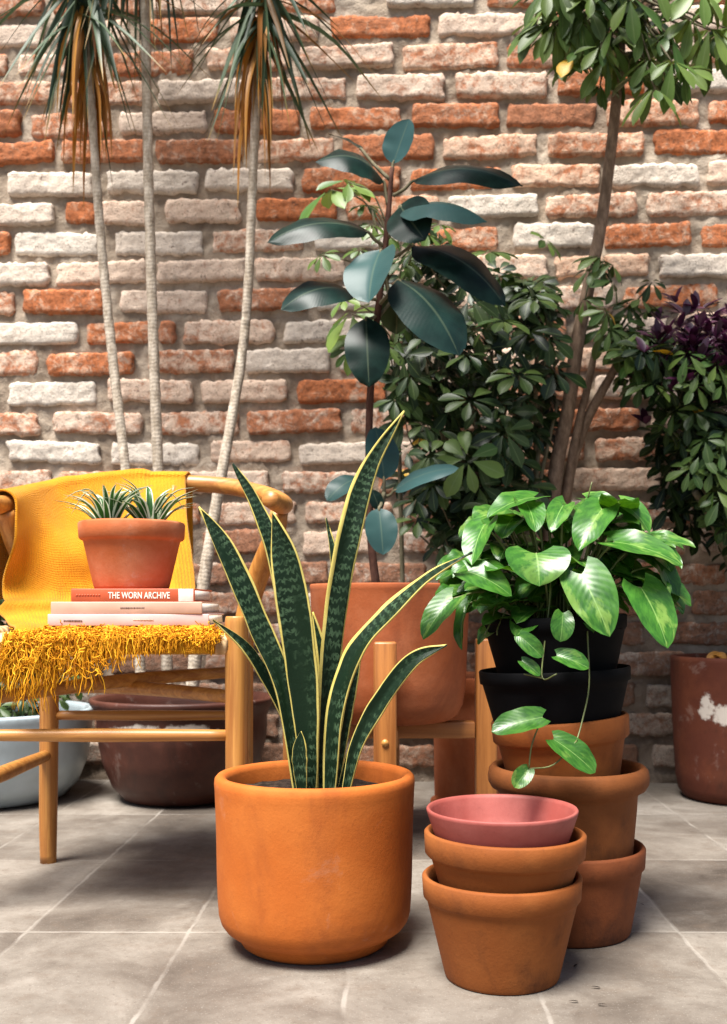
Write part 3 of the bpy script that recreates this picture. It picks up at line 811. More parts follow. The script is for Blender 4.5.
rleaf((366, 318), (369, 387), 44, -.05, -.10, (0, -1, -.05), .030, -.10, root=(376, 316))
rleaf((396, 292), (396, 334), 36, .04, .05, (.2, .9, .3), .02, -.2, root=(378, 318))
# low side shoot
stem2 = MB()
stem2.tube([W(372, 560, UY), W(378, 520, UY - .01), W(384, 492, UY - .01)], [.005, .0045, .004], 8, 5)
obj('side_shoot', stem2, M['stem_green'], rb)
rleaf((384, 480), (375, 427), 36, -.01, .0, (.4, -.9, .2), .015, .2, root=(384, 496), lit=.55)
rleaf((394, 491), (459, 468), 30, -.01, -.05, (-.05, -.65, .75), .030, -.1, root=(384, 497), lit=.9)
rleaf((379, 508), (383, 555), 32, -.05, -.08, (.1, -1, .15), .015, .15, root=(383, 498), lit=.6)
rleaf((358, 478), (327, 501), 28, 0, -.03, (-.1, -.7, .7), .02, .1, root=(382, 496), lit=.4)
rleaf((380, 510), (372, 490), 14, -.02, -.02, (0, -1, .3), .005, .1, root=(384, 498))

st = thing('plant_stand', 'wooden plant stand with four posts and crossed bars holding up the terracotta planter', 'plant stand', (ux, UY, 0))
LEGR = .212
for k, (dx, dy) in enumerate([(0, -1), (-1, 0), (1, 0), (0, 1)]):
    mb = MB(); off = .004 if k == 0 else 0
    c = (ux + dx * LEGR - (.010 if k == 0 else 0), UY + dy * LEGR, .216)
    mb.box(c, (.046, .046, .432), .004, Matrix.Rotation(0, 3, 'Z'))
    obj('leg', mb, M['stand_z'], st)
mb = MB(); mb.box((ux, UY, .232), (2 * LEGR - .05, .044, .036), .003); obj('crossbar', mb, M['stand_x'], st)
for sg in (-1, 1):
    mb = MB(); mb.box((ux - (.004 if sg < 0 else 0), UY + sg * LEGR / 2, .231), (.040, LEGR - .07, .034), .003); obj('crossbar', mb, M['stand_z'], st)
for zc in (.20,):
    mb = MB()
    bm = bmesh.new(); bmesh.ops.create_cone(bm, cap_ends=True, segments=20, radius1=.007, radius2=.007, depth=.004)
    mb.add_bm(bm, Matrix.Translation((ux - .010, UY - LEGR - .0245, .232)) @ Matrix.Rotation(R(90), 4, 'X')); obj('dowel_plug', mb, M['wood_z'], st)

# clay pot behind the stand
qx, qy = (486 - CX) / F * 2.64, 2.64
mb = MB(); lathe(mb, [(.122, 0), (.138, .001), (.142, .006), (.141, .014), (.131, .020), (.134, .23), (.134, .285), (.146, .289), (.1475, .296), (.1475, .325), (.145, .33), (.137, .33), (.134, .32), (.124, .06)], (qx, qy, 0), wob=.01, seed=14)
tag(obj('terracotta_pot', mb, M['clay_big'], loc=(qx, qy, 0)), 'plain terracotta pot with a flared foot standing behind the wooden plant stand near the wall', 'flower pot')

# ------------------------------------------------------------------ back row pots
def big_pot(name, label, mat, px, d, prof, seed, soil=None, soilmat='soil'):
    x = (px - CX) / F * d
    t = thing(name, label, 'plant pot', (x, d, 0))
    mb = MB(); lathe(mb, prof, (x, d, 0), wob=.014, seed=seed, seg=80); obj('pot', mb, M[mat], t)
    soil_disc('soil', M[soilmat], t, (x, d), *soil)
    return t, x
bt, brx = big_pot('round_pot', 'wide round dark red brown pot with chalky white patches on the floor behind the chair', 'pot_brown', 183, 2.74,
    [(.12, 0), (.15, .006), (.18, .04), (.205, .10), (.218, .17), (.219, .215), (.224, .235), (.236, .252), (.239, .262), (.234, .268), (.222, .262), (.210, .235), (.206, .20)], 21, (.207, .225))
wt, wx = big_pot('round_pot', 'pale blue white glazed round bowl pot standing at the left behind the chair', 'white_pot', -14, 2.74,
    [(.17, 0), (.20, .006), (.232, .04), (.256, .10), (.268, .17), (.272, .215), (.276, .228), (.272, .236), (.262, .234), (.258, .22), (.254, .18)], 22, (.256, .200))
rt, rgx = big_pot('tall_pot', 'large weathered brown red pot with a white stain at the right by the wall', 'pot_right', 741, 2.745,
    [(.120, 0), (.146, .004), (.160, .022), (.168, .06), (.173, .14), (.178, .30), (.180, .362), (.179, .371), (.174, .374), (.166, .372), (.163, .362), (.160, .30)], 23, (.1615, .352))
# fallen dry leaves on the right pot's soil
for i, (dx, dy, a) in enumerate([(-.11, -.07, .4), (-.075, -.095, 2.0), (-.05, -.09, .1)]):
    mb = MB(); c = Vector((rgx + dx, 2.745 + dy, .362)); v = Vector((math.cos(a), math.sin(a) * .4, .25)) * .05
    leaf(mb, c, c + v, .03, (0, -.4, 1), S_OVAL, bend=.014, fold=.6, nv=8, nu=4, col=(1, .75, 0))
    tag(obj('dry_leaf', mb, M['drac'], loc=c), 'curled dry brown leaf on the soil of the large right pot', 'dry leaf', 'dry leaves on the right pot')

# ------------------------------------------------------------------ chair
CHX = -.47
ch = thing('wooden_armchair', 'light oak armchair with a curved bentwood back rail and woven cord seat', 'chair', (CHX, 1.87, 0))
FRX, FLX, FYc, RYc = -.249, -.705, 1.70, 2.045
def limb(name, path, rad, mat='wood_z', seg=16, sub=6, par=None):
    mb = MB(); mb.tube(path, rad, seg, sub); return obj(name, mb, M[mat], par or ch)
limb('leg', [(FRX, FYc, 0), (FRX, FYc, .02), (FRX, FYc, .22), (FRX, FYc, .40), (FRX, FYc, .478), (FRX, FYc, .486)], [.0145, .0160, .0185, .0192, .0192, .015])
limb('leg', [(FLX, FYc, 0), (FLX, FYc, .02), (FLX, FYc, .22), (FLX, FYc, .40), (FLX, FYc, .478), (FLX, FYc, .486)], [.0145, .0160, .0185, .0192, .0192, .015])
limb('leg', [(-.285, RYc, 0), (-.285, RYc, .10), (-.287, RYc, .34), (-.285, RYc + .005, .46), (-.262, RYc + .0, .55), (-.222, RYc - .045, .635), (-.208, RYc - .07, .683)], [.0155, .0175, .02, .021, .0215, .020, .017])
limb('leg', [(-.670, RYc, 0), (-.670, RYc, .10), (-.668, RYc, .34), (-.672, RYc + .005, .46), (-.700, RYc, .55), (-.722, RYc - .045, .635), (-.729, RYc - .07, .683)], [.0155, .0175, .0185, .02, .0215, .020, .017])
BOW = [(-.212, 1.845, .693), (-.200, 1.90, .690), (-.200, 1.98, .697), (-.222, 2.06, .715), (-.265, 2.125, .735), (-.35, 2.185, .757), (-.47, 2.205, .765), (-.59, 2.185, .757), (-.675, 2.125, .735), (-.716, 2.06, .715), (-.733, 1.98, .697), (-.733, 1.90, .690), (-.722, 1.845, .693)]
limb('back_rail', BOW, [.015, .0178] + [.0175] * 9 + [.0178, .015], 'wood_x', 18, 8)
# Y shaped back splat
mb = MB()
mb.tube([(-.47, 2.065, .435), (-.47, 2.10, .56), (-.47, 2.12, .62)], [.022, .018, .018], 10, 5, flat=.35)
mb.tube([(-.47, 2.115, .60), (-.452, 2.155, .69), (-.445, 2.175, .752)], [.014, .013, .013], 10, 5, flat=.5)
mb.tube([(-.47, 2.115, .60), (-.50, 2.155, .69), (-.52, 2.175, .752)], [.014, .013, .013], 10, 5, flat=.5)
obj('back_splat', mb, M['wood_z'], ch)
zs_ = .440
limb('stretcher', [(FLX, FYc, .292), (CHX, FYc, .292), (FRX, FYc, .292)], [.009, .0115, .009], 'wood_x', 12, 5)
limb('stretcher', [(-.668, RYc, .289), (-.48, RYc, .289), (-.286, RYc, .289)], [.009, .011, .009], 'wood_x', 12, 5)
limb('stretcher', [(FLX, FYc, .195), (-.688, 1.87, .205), (-.669, RYc, .212)], [.011, .0145, .011], 'wood_x', 12, 5)
limb('stretcher', [(FRX, FYc, .195), (-.265, 1.87, .205), (-.286, RYc, .212)], [.011, .0145, .011], 'wood_x', 12, 5)
limb('seat_rail', [(-.668, RYc, .345), (-.47, RYc - .12, .352), (FRX, FYc + .02, .352)], [.011, .013, .011], 'wood_x', 12, 5)
limb('seat_rail', [(FLX, FYc + .02, .345), (-.49, RYc - .13, .366), (-.286, RYc, .376)], [.011, .013, .011], 'wood_x', 12, 5)
# woven seat: wrapped rails and the woven panel
mb = MB()
def wrapped(a, b, r):
    a, b = Vector(a), Vector(b); L = (b - a).length; n0 = len(mb.v)
    mb.tube([a, a.lerp(b, .5), b], r, 16, 30)
    for i in range(n0, len(mb.v)): mb.uv[i] = (mb.uv[i][0], mb.uv[i][1] * 18.0)
wrapped((FLX + .012, FYc, zs_), (FRX - .012, FYc, zs_), .0165)
wrapped((-.66, RYc, zs_ + .004), (-.295, RYc, zs_ + .004), .015)
wrapped((FLX, FYc + .016, zs_ + .010), (-.668, RYc - .012, zs_ + .014), .0165)
wrapped((FRX, FYc + .016, zs_ + .010), (-.287, RYc - .012, zs_ + .014), .0165)
rows, uvs = [], []
for i in range(25):
    v = i / 24; r, uu = [], []
    for j in range(41):
        u = j / 40; xl = FLX + (-.668 - FLX) * v; xr = FRX + (-.287 - FRX) * v
        dipping = -.008 * math.sin(math.pi * u) * math.sin(math.pi * v)
        e = min(u, 1 - u); f = min(v, 1 - v)
        r.append(Vector((xl + (xr - xl) * u, FYc + (RYc - FYc) * v, zs_ + .0155 + .006 * v + dipping)))
        uu.append((0, (u * 8 if f < e else v * 6.5) ))
    rows.append(r); uvs.append(uu)
mb.grid(rows, uvs)
rows2 = [[p - Vector((0, 0, .028)) for p in r] for r in rows]
mb.grid([list(reversed(r)) for r in rows2], [list(reversed(r)) for r in uvs])
obj('woven_seat', mb, M['cord'], ch)

# ------------------------------------------------------------------ throw
th = thing('throw_blanket', 'mustard yellow wool throw with a knotted fringe draped over the chair back and seat', 'blanket', (CHX, 1.87, .46))
bp, _ = spline(BOW, 1, 16)
# throw covers the bow from its left arm to right of centre
def bow_at(s):                 # s 0 = left arm, 1 = right end of cloth
    i0, i1 = len(bp) - 1 - 30, 5 * 16 + 10
    x = i0 + (i1 - i0) * s; i = min(int(x), len(bp) - 2)
    return bp[i].lerp(bp[i + 1], x - i)
NS, rows, uvs = 70, [], []
ctr = Vector((-.47, 1.86, 0))
for a in range(NS + 1):
    s = a / NS
    b = bow_at(s); b2 = bow_at(min(1, s + .01)); b1 = bow_at(max(0, s - .01))
    tg = (b2 - b1); tg.z = 0; tg.normalize()
    inn = Vector((tg.y, -tg.x, 0))
    if inn.dot(ctr - b) < 0: inn = -inn
    flap = 1 if s > .84 else 0
    k = max(0, min(1, (s - .83) / .03)); k = k * k * (3 - 2 * k)
    ro = .028 - .005 * k + .006 * max(0, noise.noise(Vector((s * 7, 0, 2))))
    seatb = Vector((-.722 + .352 * s, 1.955 + .06 * math.sin(math.pi * min(1, s * 1.1)), .478))
    front = Vector((-.612 + .332 * s, 1.702, .466 + .003 * math.sin(s * 30)))
    over = Vector((-.612 + .332 * s, 1.677, .446))
    prof = [b - inn * (ro + .006) + Vector((0, 0, -.17 - .02 * math.sin(s * 9))), b - inn * (ro + .004) + Vector((0, 0, -.08)), b - inn * ro,
            b - inn * ro * .7 + Vector((0, 0, ro * .72)), b + Vector((0, 0, ro)), b + inn * ro * .7 + Vector((0, 0, ro * .72)), b + inn * ro * 1.02]
    low = seatb + Vector((0, -.0, .045))
    for m in (.25, .5, .75):
        prof.append((b + inn * (ro + .004) + Vector((0, 0, -.01))).lerp(low, m))
    prof += [low, seatb + Vector((0, -.04, .022)), seatb.lerp(front, .35) + Vector((0, 0, .012)), seatb.lerp(front, .7) + Vector((0, 0, .003)), front, over, over + Vector((0, -.003, -.02))]
    pts, _ = spline(prof, 1, 5)
    r, uu, L = [], [], 0
    for i, p in enumerate(pts):
        if i: L += (p - pts[i - 1]).length
        tt = i / len(pts)
        body = max(0, min(1, (tt - .40) * 6)) * max(0, min(1, (.86 - tt) * 8))
        w = noise.noise(Vector((s * 3.2 + tt * 2.0, tt * 6, 4))) * .050 + math.sin(s * 13 + tt * 7 + 2.0 * noise.noise(Vector((s * 2, tt * 4, 1)))) * .012 + noise.noise(Vector((s * 12, tt * 9, 9))) * .006
        sag = math.exp(-((tt - .66 - .02 * math.sin(s * 6)) / .03) ** 2) * .034 * (1 - s * .6)
        p = p + (inn * .7 + Vector((0, -.5, .2))) * (w + sag) * body
        if s > .83: p = p - inn * .006 * k * body
        r.append(p); uu.append((s * .36, L))
    rows.append(r); uvs.append(uu)
mb = MB(); mb.grid(rows, uvs)
obj('cloth', mb, M['cloth'], th, solid=.004)
fr = MB(); rf = random.Random(3)
def strand(p, dirv, L, r, curl, grav=.35, n=9):
    pts = [p]; d = Vector(dirv).normalized()
    for i in range(n):
        d = (d + Vector((rf.gauss(0, curl), rf.gauss(0, curl * .6), rf.gauss(0, curl * .6) - grav))).normalized()
        q = pts[-1] + d * (L / n)
        if q.y > 1.682 and q.z < .452: q.y = 1.682 - rf.random() * .01
        pts.append(q)
    fr.tube(pts, [r] * n + [r * .5], 5, 2, col=(min(1, max(0, rf.gauss(.5, .30))), 0, 0))
# knotted net along the front edge
for k in range(2100):
    s = rf.random(); x = -.612 + .337 * s
    if s < .13 and rf.random() < .5: continue
    y = rf.uniform(1.665, 1.708 if s > .13 else 1.688); z = .463 if y > 1.69 else .463 - (1.69 - y) * .5
    strand(Vector((x, y, z + rf.uniform(-.003, .005))), (rf.gauss(0, 1), rf.gauss(-.3, .6), rf.gauss(-.1, .22)), rf.uniform(.010, .022), .0008, 1.1, .10 if y > 1.69 else .25, 8)
# hanging tassels: clumps of thin threads knotted at the hem
for c in range(92):
    s = rf.random() ** 1.15; x = -.618 + .337 * s
    Lh = (.094 if s < .24 else (.072 if s < .40 else (.046 if s < .65 else .022))) * rf.uniform(.6, 1.15)
    p0 = Vector((x, rf.uniform(1.664, 1.676), .460 - rf.random() * .012)); d0 = Vector((rf.gauss(0, .35), -.30, -1))
    for k in range(15):
        strand(p0 + Vector((rf.gauss(0, .0022), rf.gauss(0, .002), rf.gauss(0, .002))), d0 + Vector((rf.gauss(0, .16), rf.gauss(0, .12), 0)), Lh * rf.uniform(.75, 1.25), .00062, .34, .50, 12)
for k in range(260):
    strand(Vector((rf.uniform(-.630, -.46), rf.uniform(1.657, 1.675), .452 - rf.random() * .05)), (rf.gauss(0, 1), -.3, -.4), rf.uniform(.02, .04), .0007, .9, .15, 9)
obj('fringe', fr, M['yarn'], th)

# ------------------------------------------------------------------ books and small pot on the seat
def text_mesh(s, size, extr=.0003):
    cu = D.curves.new('lettering', 'FONT'); cu.body = s; cu.size = size; cu.extrude = extr; cu.offset = size * .012
    o = D.objects.new('lettering', cu); COL.objects.link(o)
    me = D.meshes.new_from_object(o)
    D.objects.remove(o); D.curves.remove(cu)
    return me
M['paper'] = plain('paper', (.72, .68, .60), .85, .08, 60)
M['cov_red'] = plain('orange_red_cover', (.50, .085, .025), .5, .08, 20)
M['cov_pink'] = plain('beige_pink_cover', (.54, .33, .235), .5, .08, 20)
M['cov_pale'] = plain('pale_pink_cover', (.62, .42, .385), .5, .08, 20)
M['ink_w'] = plain('white_ink', (.8, .76, .68), .6, .05)
M['ink_d'] = plain('dark_ink', (.10, .06, .05), .6, .05)
M['ink_r'] = plain('faded_red_ink', (.50, .07, .02), .6, .05)
BG = 'books stacked on the chair seat'
def book(x0, x1, z0, h, cov, label, y0=1.712, depth=.175, rz=0.0):
    c = Vector(((x0 + x1) / 2, y0 + depth / 2, z0)); w = x1 - x0
    t = thing('book', label, 'book', c, BG)
    rm = Matrix.Rotation(rz, 3, 'Z')
    mb = MB()
    mb.box(c + Vector((0, 0, .00125)), (w, depth, .0025), .0006, rm)
    mb.box(c + Vector((0, 0, h - .00125)), (w, depth, .0025), .0006, rm)
    mb.box(c + rm @ Vector((0, -depth / 2 - .0015, h / 2)), (w, .0035, h), .0012, rm)
    obj('cover', mb, cov, t)
    mb = MB(); mb.box(c + rm @ Vector((0, .001, h / 2)), (w - .006, depth - .006, h - .0054), 0, rm); obj('pages', mb, M['paper'], t)
    return t, c, w, depth
ZB = .4705
book1, c1, w1, d1 = book(-.562, -.298, ZB, .0195, M['cov_pale'], 'pale pink book lying flat at the bottom of the stack on the chair', rz=R(1.0))
book2, c2, w2, d2 = book(-.556, -.306, ZB + .0197, .0200, M['cov_pink'], 'beige pink book lying in the middle of the stack on the chair', 1.714, rz=R(-.8))
book3, c3, w3, d3 = book(-.524, -.320, ZB + .0399, .0215, M['cov_red'], 'orange red book with white spine lettering, topmost of the stack under the small clay pot', 1.716, .165)
def spine_text(par, s, x, z, size, mat, squeeze=1.0, y=None):
    me = text_mesh(s, size)
    o = D.objects.new('spine_lettering', me); COL.objects.link(o); me.materials.clear(); me.materials.append(M[mat])
    me.transform(Matrix.Diagonal((squeeze, 1, 1, 1))); me.transform(Matrix.Rotation(R(90), 4, 'X'))
    o.parent = par; o.location = Vector((x, y, z)) - origin(par)
    return o
ys = 1.716 - .0036
spine_text(book3, 'THE WORN ARCHIVE', -.4625, ZB + .0399 + .0055, .0150, 'ink_w', .70, ys)
mb = MB(); mb.box((-.3345, ys + .0005, ZB + .0399 + .01075), (.0245, .0012, .0205), .0003); obj('spine_label', mb, M['paper'], book3)
mb = MB()
for i in range(9): mb.box((-.514 + i * .0046, ys + .0003, ZB + .0399 + .0108), (.0030, .0009, .0032), 0)
obj('spine_marks', mb, M['ink_r'], book3)
def marks(par, x0, n, z, y, mat, w=.0019, h=.0024, gap=.0008):
    mb = MB(); x = x0; r = random.Random(n)
    for i in range(n):
        ww = w * r.uniform(.6, 1.2); mb.box((x + ww / 2, y, z), (ww, .0008, h * r.uniform(.7, 1.1)), 0); x += ww + gap
    obj('spine_marks', mb, M[mat], par)
marks(book2, -.442, 15, ZB + .0297, 1.7105, 'ink_d')
marks(book1, -.534, 12, ZB + .0085, 1.7068, 'ink_d', .0022, .0030)
marks(book1, -.420, 14, ZB + .0098, 1.7090, 'cov_pink')

SY = 1.805; sxx = (132 - CX) / F * SY; zb0 = ZB + .0399 + .0217
sm = thing('potted_spider_plant', 'small washed terracotta pot with two striped spider plant tufts on the stack of books', 'potted plant', (sxx, SY, zb0))
mb = MB(); lathe(mb, rim_pot(.064, .082, .0905, .1165, .032, .008), (sxx, SY, zb0), wob=.008, seed=31)
obj('pot', mb, M['clay_small'], sm)
soil_disc('soil', M['soil'], sm, (sxx, SY), .080, zb0 + .102)
rs = random.Random(9)
for cxp, wl in ((109, 1.0), (151, 1.0)):
    tf = MB(); base = W(cxp, 522, SY)
    for k in range(34):
        a = rs.uniform(0, 2 * math.pi); L = rs.uniform(.070, .108); el = rs.uniform(.7, 1.45)
        d = Vector((math.cos(a) * math.cos(el), math.sin(a) * math.cos(el) - .1, math.sin(el)))
        B = base + Vector((math.cos(a) * .012, math.sin(a) * .012, -.012))
        out = Vector((math.cos(a), math.sin(a), 0))
        mid = B + d * L * .6; T = B + d * L * .88 + out * L * .26 + Vector((0, 0, -.010 * rs.random()))
        leaf(tf, B, T, rs.uniform(.010, .015), out * -.4 + Vector((0, 0, 1)), S_BLADE, ctrl=[mid], fold=.5, nv=10, nu=4, col=(rs.random(), rs.random(), 0))
    if cxp == 109:
        for tx, ty in ((62, 500), (70, 516), (75, 492)):
            leaf(tf, base, W(tx, ty, SY - .02), .008, (0, 0, 1), S_BLADE, ctrl=[W((cxp + tx) / 2, 492, SY - .02)], fold=.5, nv=10, nu=4, col=(rs.random(), .5, 0))
    else:
        for tx, ty in ((196, 487), (186, 512)):
            leaf(tf, base, W(tx, ty, SY - .03), .009, (0, 0, 1), S_BLADE, ctrl=[W((cxp + tx) / 2, 494, SY - .03)], fold=.5, nv=10, nu=4, col=(rs.random(), .5, 0))
    obj('leaf_tuft', tf, M['spider'], sm)

# ------------------------------------------------------------------ dracaenas in the brown pot
DG = 'slender dracaena trunks in the brown pot'
def sword(mb, B, d, L, w, rr, dead=0.0, droop=.5):
    d = d.normalized()
    h = Vector((d.x, d.y, 0))
    p1 = B + d * L * .45
    T = p1 + (d * (1 - droop) + Vector((0, 0, -1)) * droop).normalized() * L * .55
    N = Vector((0, 0, 1)) if abs(d.z) < .9 else Vector((rr.gauss(0, 1), rr.gauss(0, 1), 0))
    leaf(mb, B, T, w, N + Vector((rr.gauss(0, .3), rr.gauss(0, .3), 0)), S_BLADE, ctrl=[p1], fold=.35, nv=9, nu=2, col=(dead, rr.random(), 0))
def dracaena(label, path, rad, head, n, seed, dead=22, lmin=.26, lmax=.46, hang=.42):
    rr = random.Random(seed)
    root = path[0]
    t = thing('dracaena_tree', label, 'dracaena', root, DG)
    mb = MB(); mb.tube(path, rad, 12, 26)
    for i in range(0, len(mb.v)):
        p = mb.v[i]; q = Vector((p.x * 60, p.y * 60, p.z * 34 + seed))
        k = noise.noise(q) * .0018 + noise.noise(Vector((p.z * 75, seed, 0))) * .0012 + noise.noise(q * 2.3) * .0010
        mb.v[i] = p + Vector((k * (1 if noise.noise(q * .5) > 0 else -1), -k, 0))
    obj('trunk', mb, M['bark_pale'], t)
    cr = MB(); hd = Vector(head)
    for k in range(n):
        a = rr.uniform(0, 2 * math.pi); el = rr.uniform(-1.45, -.25) if rr.random() < .72 else rr.uniform(-.2, 1.0)
        d = Vector((math.cos(a) * math.cos(el), math.sin(a) * math.cos(el) * .55 - .10, math.sin(el)))
        B = hd + Vector((rr.gauss(0, .008), rr.gauss(0, .008), rr.uniform(-.06, .10) + .05 * d.z))
        sword(cr, B, d, rr.uniform(lmin, lmax), rr.uniform(.009, .022), rr, 0 if rr.random() > .06 else .6, hang * rr.uniform(.3, 1.0))
    obj('crown', cr, M['drac'], t)
    dl = MB()
    for k in range(dead):
        a = rr.uniform(0, 2 * math.pi); z = rr.uniform(-.24, -.02)
        q = hd + (Vector(path[-2]) - hd).normalized() * (-z)
        B = q + Vector((math.cos(a) * .010, math.sin(a) * .010, 0))
        sword(dl, B, Vector((math.cos(a) * .35, math.sin(a) * .3 - .1, -1)), rr.uniform(.16, .36), rr.uniform(.010, .018), rr, 1, .8)
    if dead: obj('dead_leaves', dl, M['drac'], t)
    return t
dA = 2.72
dracaena('slender dracaena with the leftmost drooping leaf head and bent pale trunk', [W(142, 690, 2.72), W(133, 560, 2.72), W(125, 465, 2.74), W(113, 360, 2.76), W(101, 240, 2.76), W(93, 130, 2.74), W(88, 40, 2.72), W(86, -10, 2.72)], [.014, .013, .0125, .0125, .012, .011, .011, .009], W(82, -14, 2.70), 70, 41, 36)
dracaena('slender dracaena with the straight middle trunk, its leaf head above the view', [W(168, 690, 2.78), W(163, 560, 2.78), W(158, 465, 2.78), W(153, 330, 2.78), W(149, 200, 2.78), W(146, 60, 2.78), W(142, -80, 2.78), W(140, -130, 2.78)], [.015, .0145, .0145, .014, .0135, .013, .012, .011], W(140, -125, 2.76), 80, 42, 16, .34, .55, .85)
dracaena('slender dracaena with the right leaf head and trunk curving down behind the chair arm', [W(192, 690, 2.70), W(203, 590, 2.70), W(217, 500, 2.72), W(240, 370, 2.76), W(248, 290, 2.76), W(252, 200, 2.76), W(256, 100, 2.74), W(260, 30, 2.72), W(262, -15, 2.72)], [.017, .017, .015, .013, .0125, .012, .0115, .011, .009], W(262, -12, 2.70), 72, 43, 36, .26, .42)

# ------------------------------------------------------------------ umbrella foliage helpers
def palmate(mb, c, nrm, R0, rr, n=None, light=.2, droop=.25, yellow=0):
    N = Vector(nrm).normalized(); X = N.orthogonal().normalized(); Y = N.cross(X)
    n = n or rr.choice((6, 7, 7, 8)); a0 = rr.uniform(0, 6.28)
    for k in range(n):
        a = a0 + 2 * math.pi * k / n + rr.gauss(0, .10)
        d = X * math.cos(a) + Y * math.sin(a)
        L = R0 * rr.uniform(.8, 1.1)
        T = c + d * L - N * L * droop * rr.uniform(.4, 1.5) - Vector((0, 0, L * .12))
        leaf(mb, c + d * L * .16, T, L * rr.uniform(.36, .46), N, S_OBOV, bend=L * .07, fold=.3, nv=6, nu=2, col=(min(1, max(0, light + rr.gauss(0, .08))), rr.random(), 1.0 if yellow and rr.random() < yellow else 0.0))
def inpoly(x, y, P):
    c = False; j = len(P) - 1
    for i in range(len(P)):
        if (P[i][1] > y) != (P[j][1] > y) and x < (P[j][0] - P[i][0]) * (y - P[i][1]) / (P[j][1] - P[i][1]) + P[i][0]: c = not c
        j = i
    return c

# dark umbrella bush
rr = random.Random(77)
bush = thing('umbrella_bush', 'dense dark green umbrella bush with palm shaped leaf clusters behind the rubber plant', 'bush', W(500, 770, 2.80))
st_ = MB(); fo = MB()
POLY = [(392, 300), (400, 255), (440, 240), (470, 262), (520, 268), (548, 290), (560, 330), (552, 400), (540, 470), (535, 545), (430, 560), (412, 500), (404, 440), (398, 370)]
cl = []
while len(cl) < 240:
    x, y = rr.uniform(385, 590), rr.uniform(230, 560)
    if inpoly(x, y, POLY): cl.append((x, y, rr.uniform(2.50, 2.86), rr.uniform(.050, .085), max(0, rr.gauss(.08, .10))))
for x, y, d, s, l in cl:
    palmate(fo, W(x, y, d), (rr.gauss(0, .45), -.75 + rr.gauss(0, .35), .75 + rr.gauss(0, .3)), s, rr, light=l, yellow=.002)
for x, y, d, s, l, n in [(467, 460, 2.42, .088, .75, (-.1, -.95, .25)), (504, 321, 2.46, .07, .62, (0, -.5, .9)), (518, 375, 2.46, .075, .5, (0, -.6, .8)), (505, 432, 2.46, .08, .16, (0, -.9, .4)), (490, 252, 2.5, .07, .6, (0, -.4, .9)), (455, 255, 2.52, .06, .55, (0, -.5, .9)), (535, 300, 2.5, .06, .4, (0, -.5, .9)), (430, 455, 2.45, .06, .35, (-.2, -.8, .5)), (545, 240, 2.6, .055, .6, (.5, -.5, .6)), (470, 400, 2.46, .08, .2, (0, -.7, .7)), (418, 520, 2.5, .06, .45, (0, -.6, .8)), (490, 505, 2.44, .06, .3, (0, -.6, .8))]:
    palmate(fo, W(x, y, d), n, s, rr, 7, light=l, droop=.15)
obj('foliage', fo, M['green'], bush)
for k in range(9):
    x0 = rr.uniform(485, 545); x1 = rr.uniform(415, 560); y1 = rr.uniform(290, 430)
    st_.tube([W(x0, 772, 2.80), W(x0 + rr.uniform(-8, 8), 650, 2.78), W((x0 + x1) / 2, 520, rr.uniform(2.6, 2.8)), W(x1, y1, rr.uniform(2.55, 2.8))], [.010, .009, .007, .004], 7, 6)
for k in range(60):
    x, y, d, s, l = cl[k * 4]
    st_.tube([W(x, y, d), W(x + rr.uniform(-8, 8), y + 25, d + .03), W(x + (500 - x) * .3, y + 55, d + .06)], [.0016, .002, .003], 5, 3)
obj('stems', st_, M['stem_green'], bush)
# pale umbrella plant directly behind the rubber plant
rr = random.Random(78)
um = thing('umbrella_plant', 'light green umbrella plant with thin stems peeking out around the rubber plant stem', 'plant', W(405, 700, 2.62))
fo, st_ = MB(), MB()
st_.tube([W(405, 702, 2.62), W(402, 560, 2.62), W(398, 420, 2.6), W(390, 300, 2.58), W(372, 210, 2.56)], [.006, .006, .005, .004, .003], 8, 6)
for x, y, s, l, n in [(331, 190, .10, .95, (-.3, -.5, .8)), (348, 182, .08, .9, (.2, -.6, .7)), (365, 205, .05, .7, (0, -.5, .9)), (372, 225, .05, .55, (.2, -.6, .7)), (352, 314, .09, .95, (-.3, -.6, .7)), (344, 300, .05, .8, (-.3, -.5, .8)), (356, 338, .08, .9, (0, -.8, .5)), (385, 235, .05, .5, (.2, -.5, .8)), (418, 215, .05, .6, (.2, -.5, .8)), (428, 235, .055, .5, (.3, -.5, .8)), (405, 260, .06, .4, (.1, -.6, .8)), (385, 345, .06, .45, (0, -.7, .7)), (402, 325, .06, .3, (.2, -.7, .6)), (322, 255, .045, .45, (-.4, -.6, .6)), (360, 250, .045, .5, (0, -.6, .7)), (410, 375, .06, .15, (0, -.7, .7)), (395, 400, .055, .2, (0, -.7, .7)), (440, 225, .05, .55, (.2, -.5, .8)), (350, 350, .05, .6, (0, -.9, .3))]:
    d = 2.52 + rr.uniform(-.05, .08); c = W(x, y, d)
    palmate(fo, c, n, s, rr, light=l, droop=.4)
    st_.tube([W(396 - (y < 260) * 8, y + 45, 2.59), (W(396, y + 30, 2.59) + c) / 2 + Vector((0, 0, .01)), c], [.0025, .0022, .0016], 5, 4)
obj('foliage', fo, M['green'], um); obj('stems', st_, M['stem_green'], um)

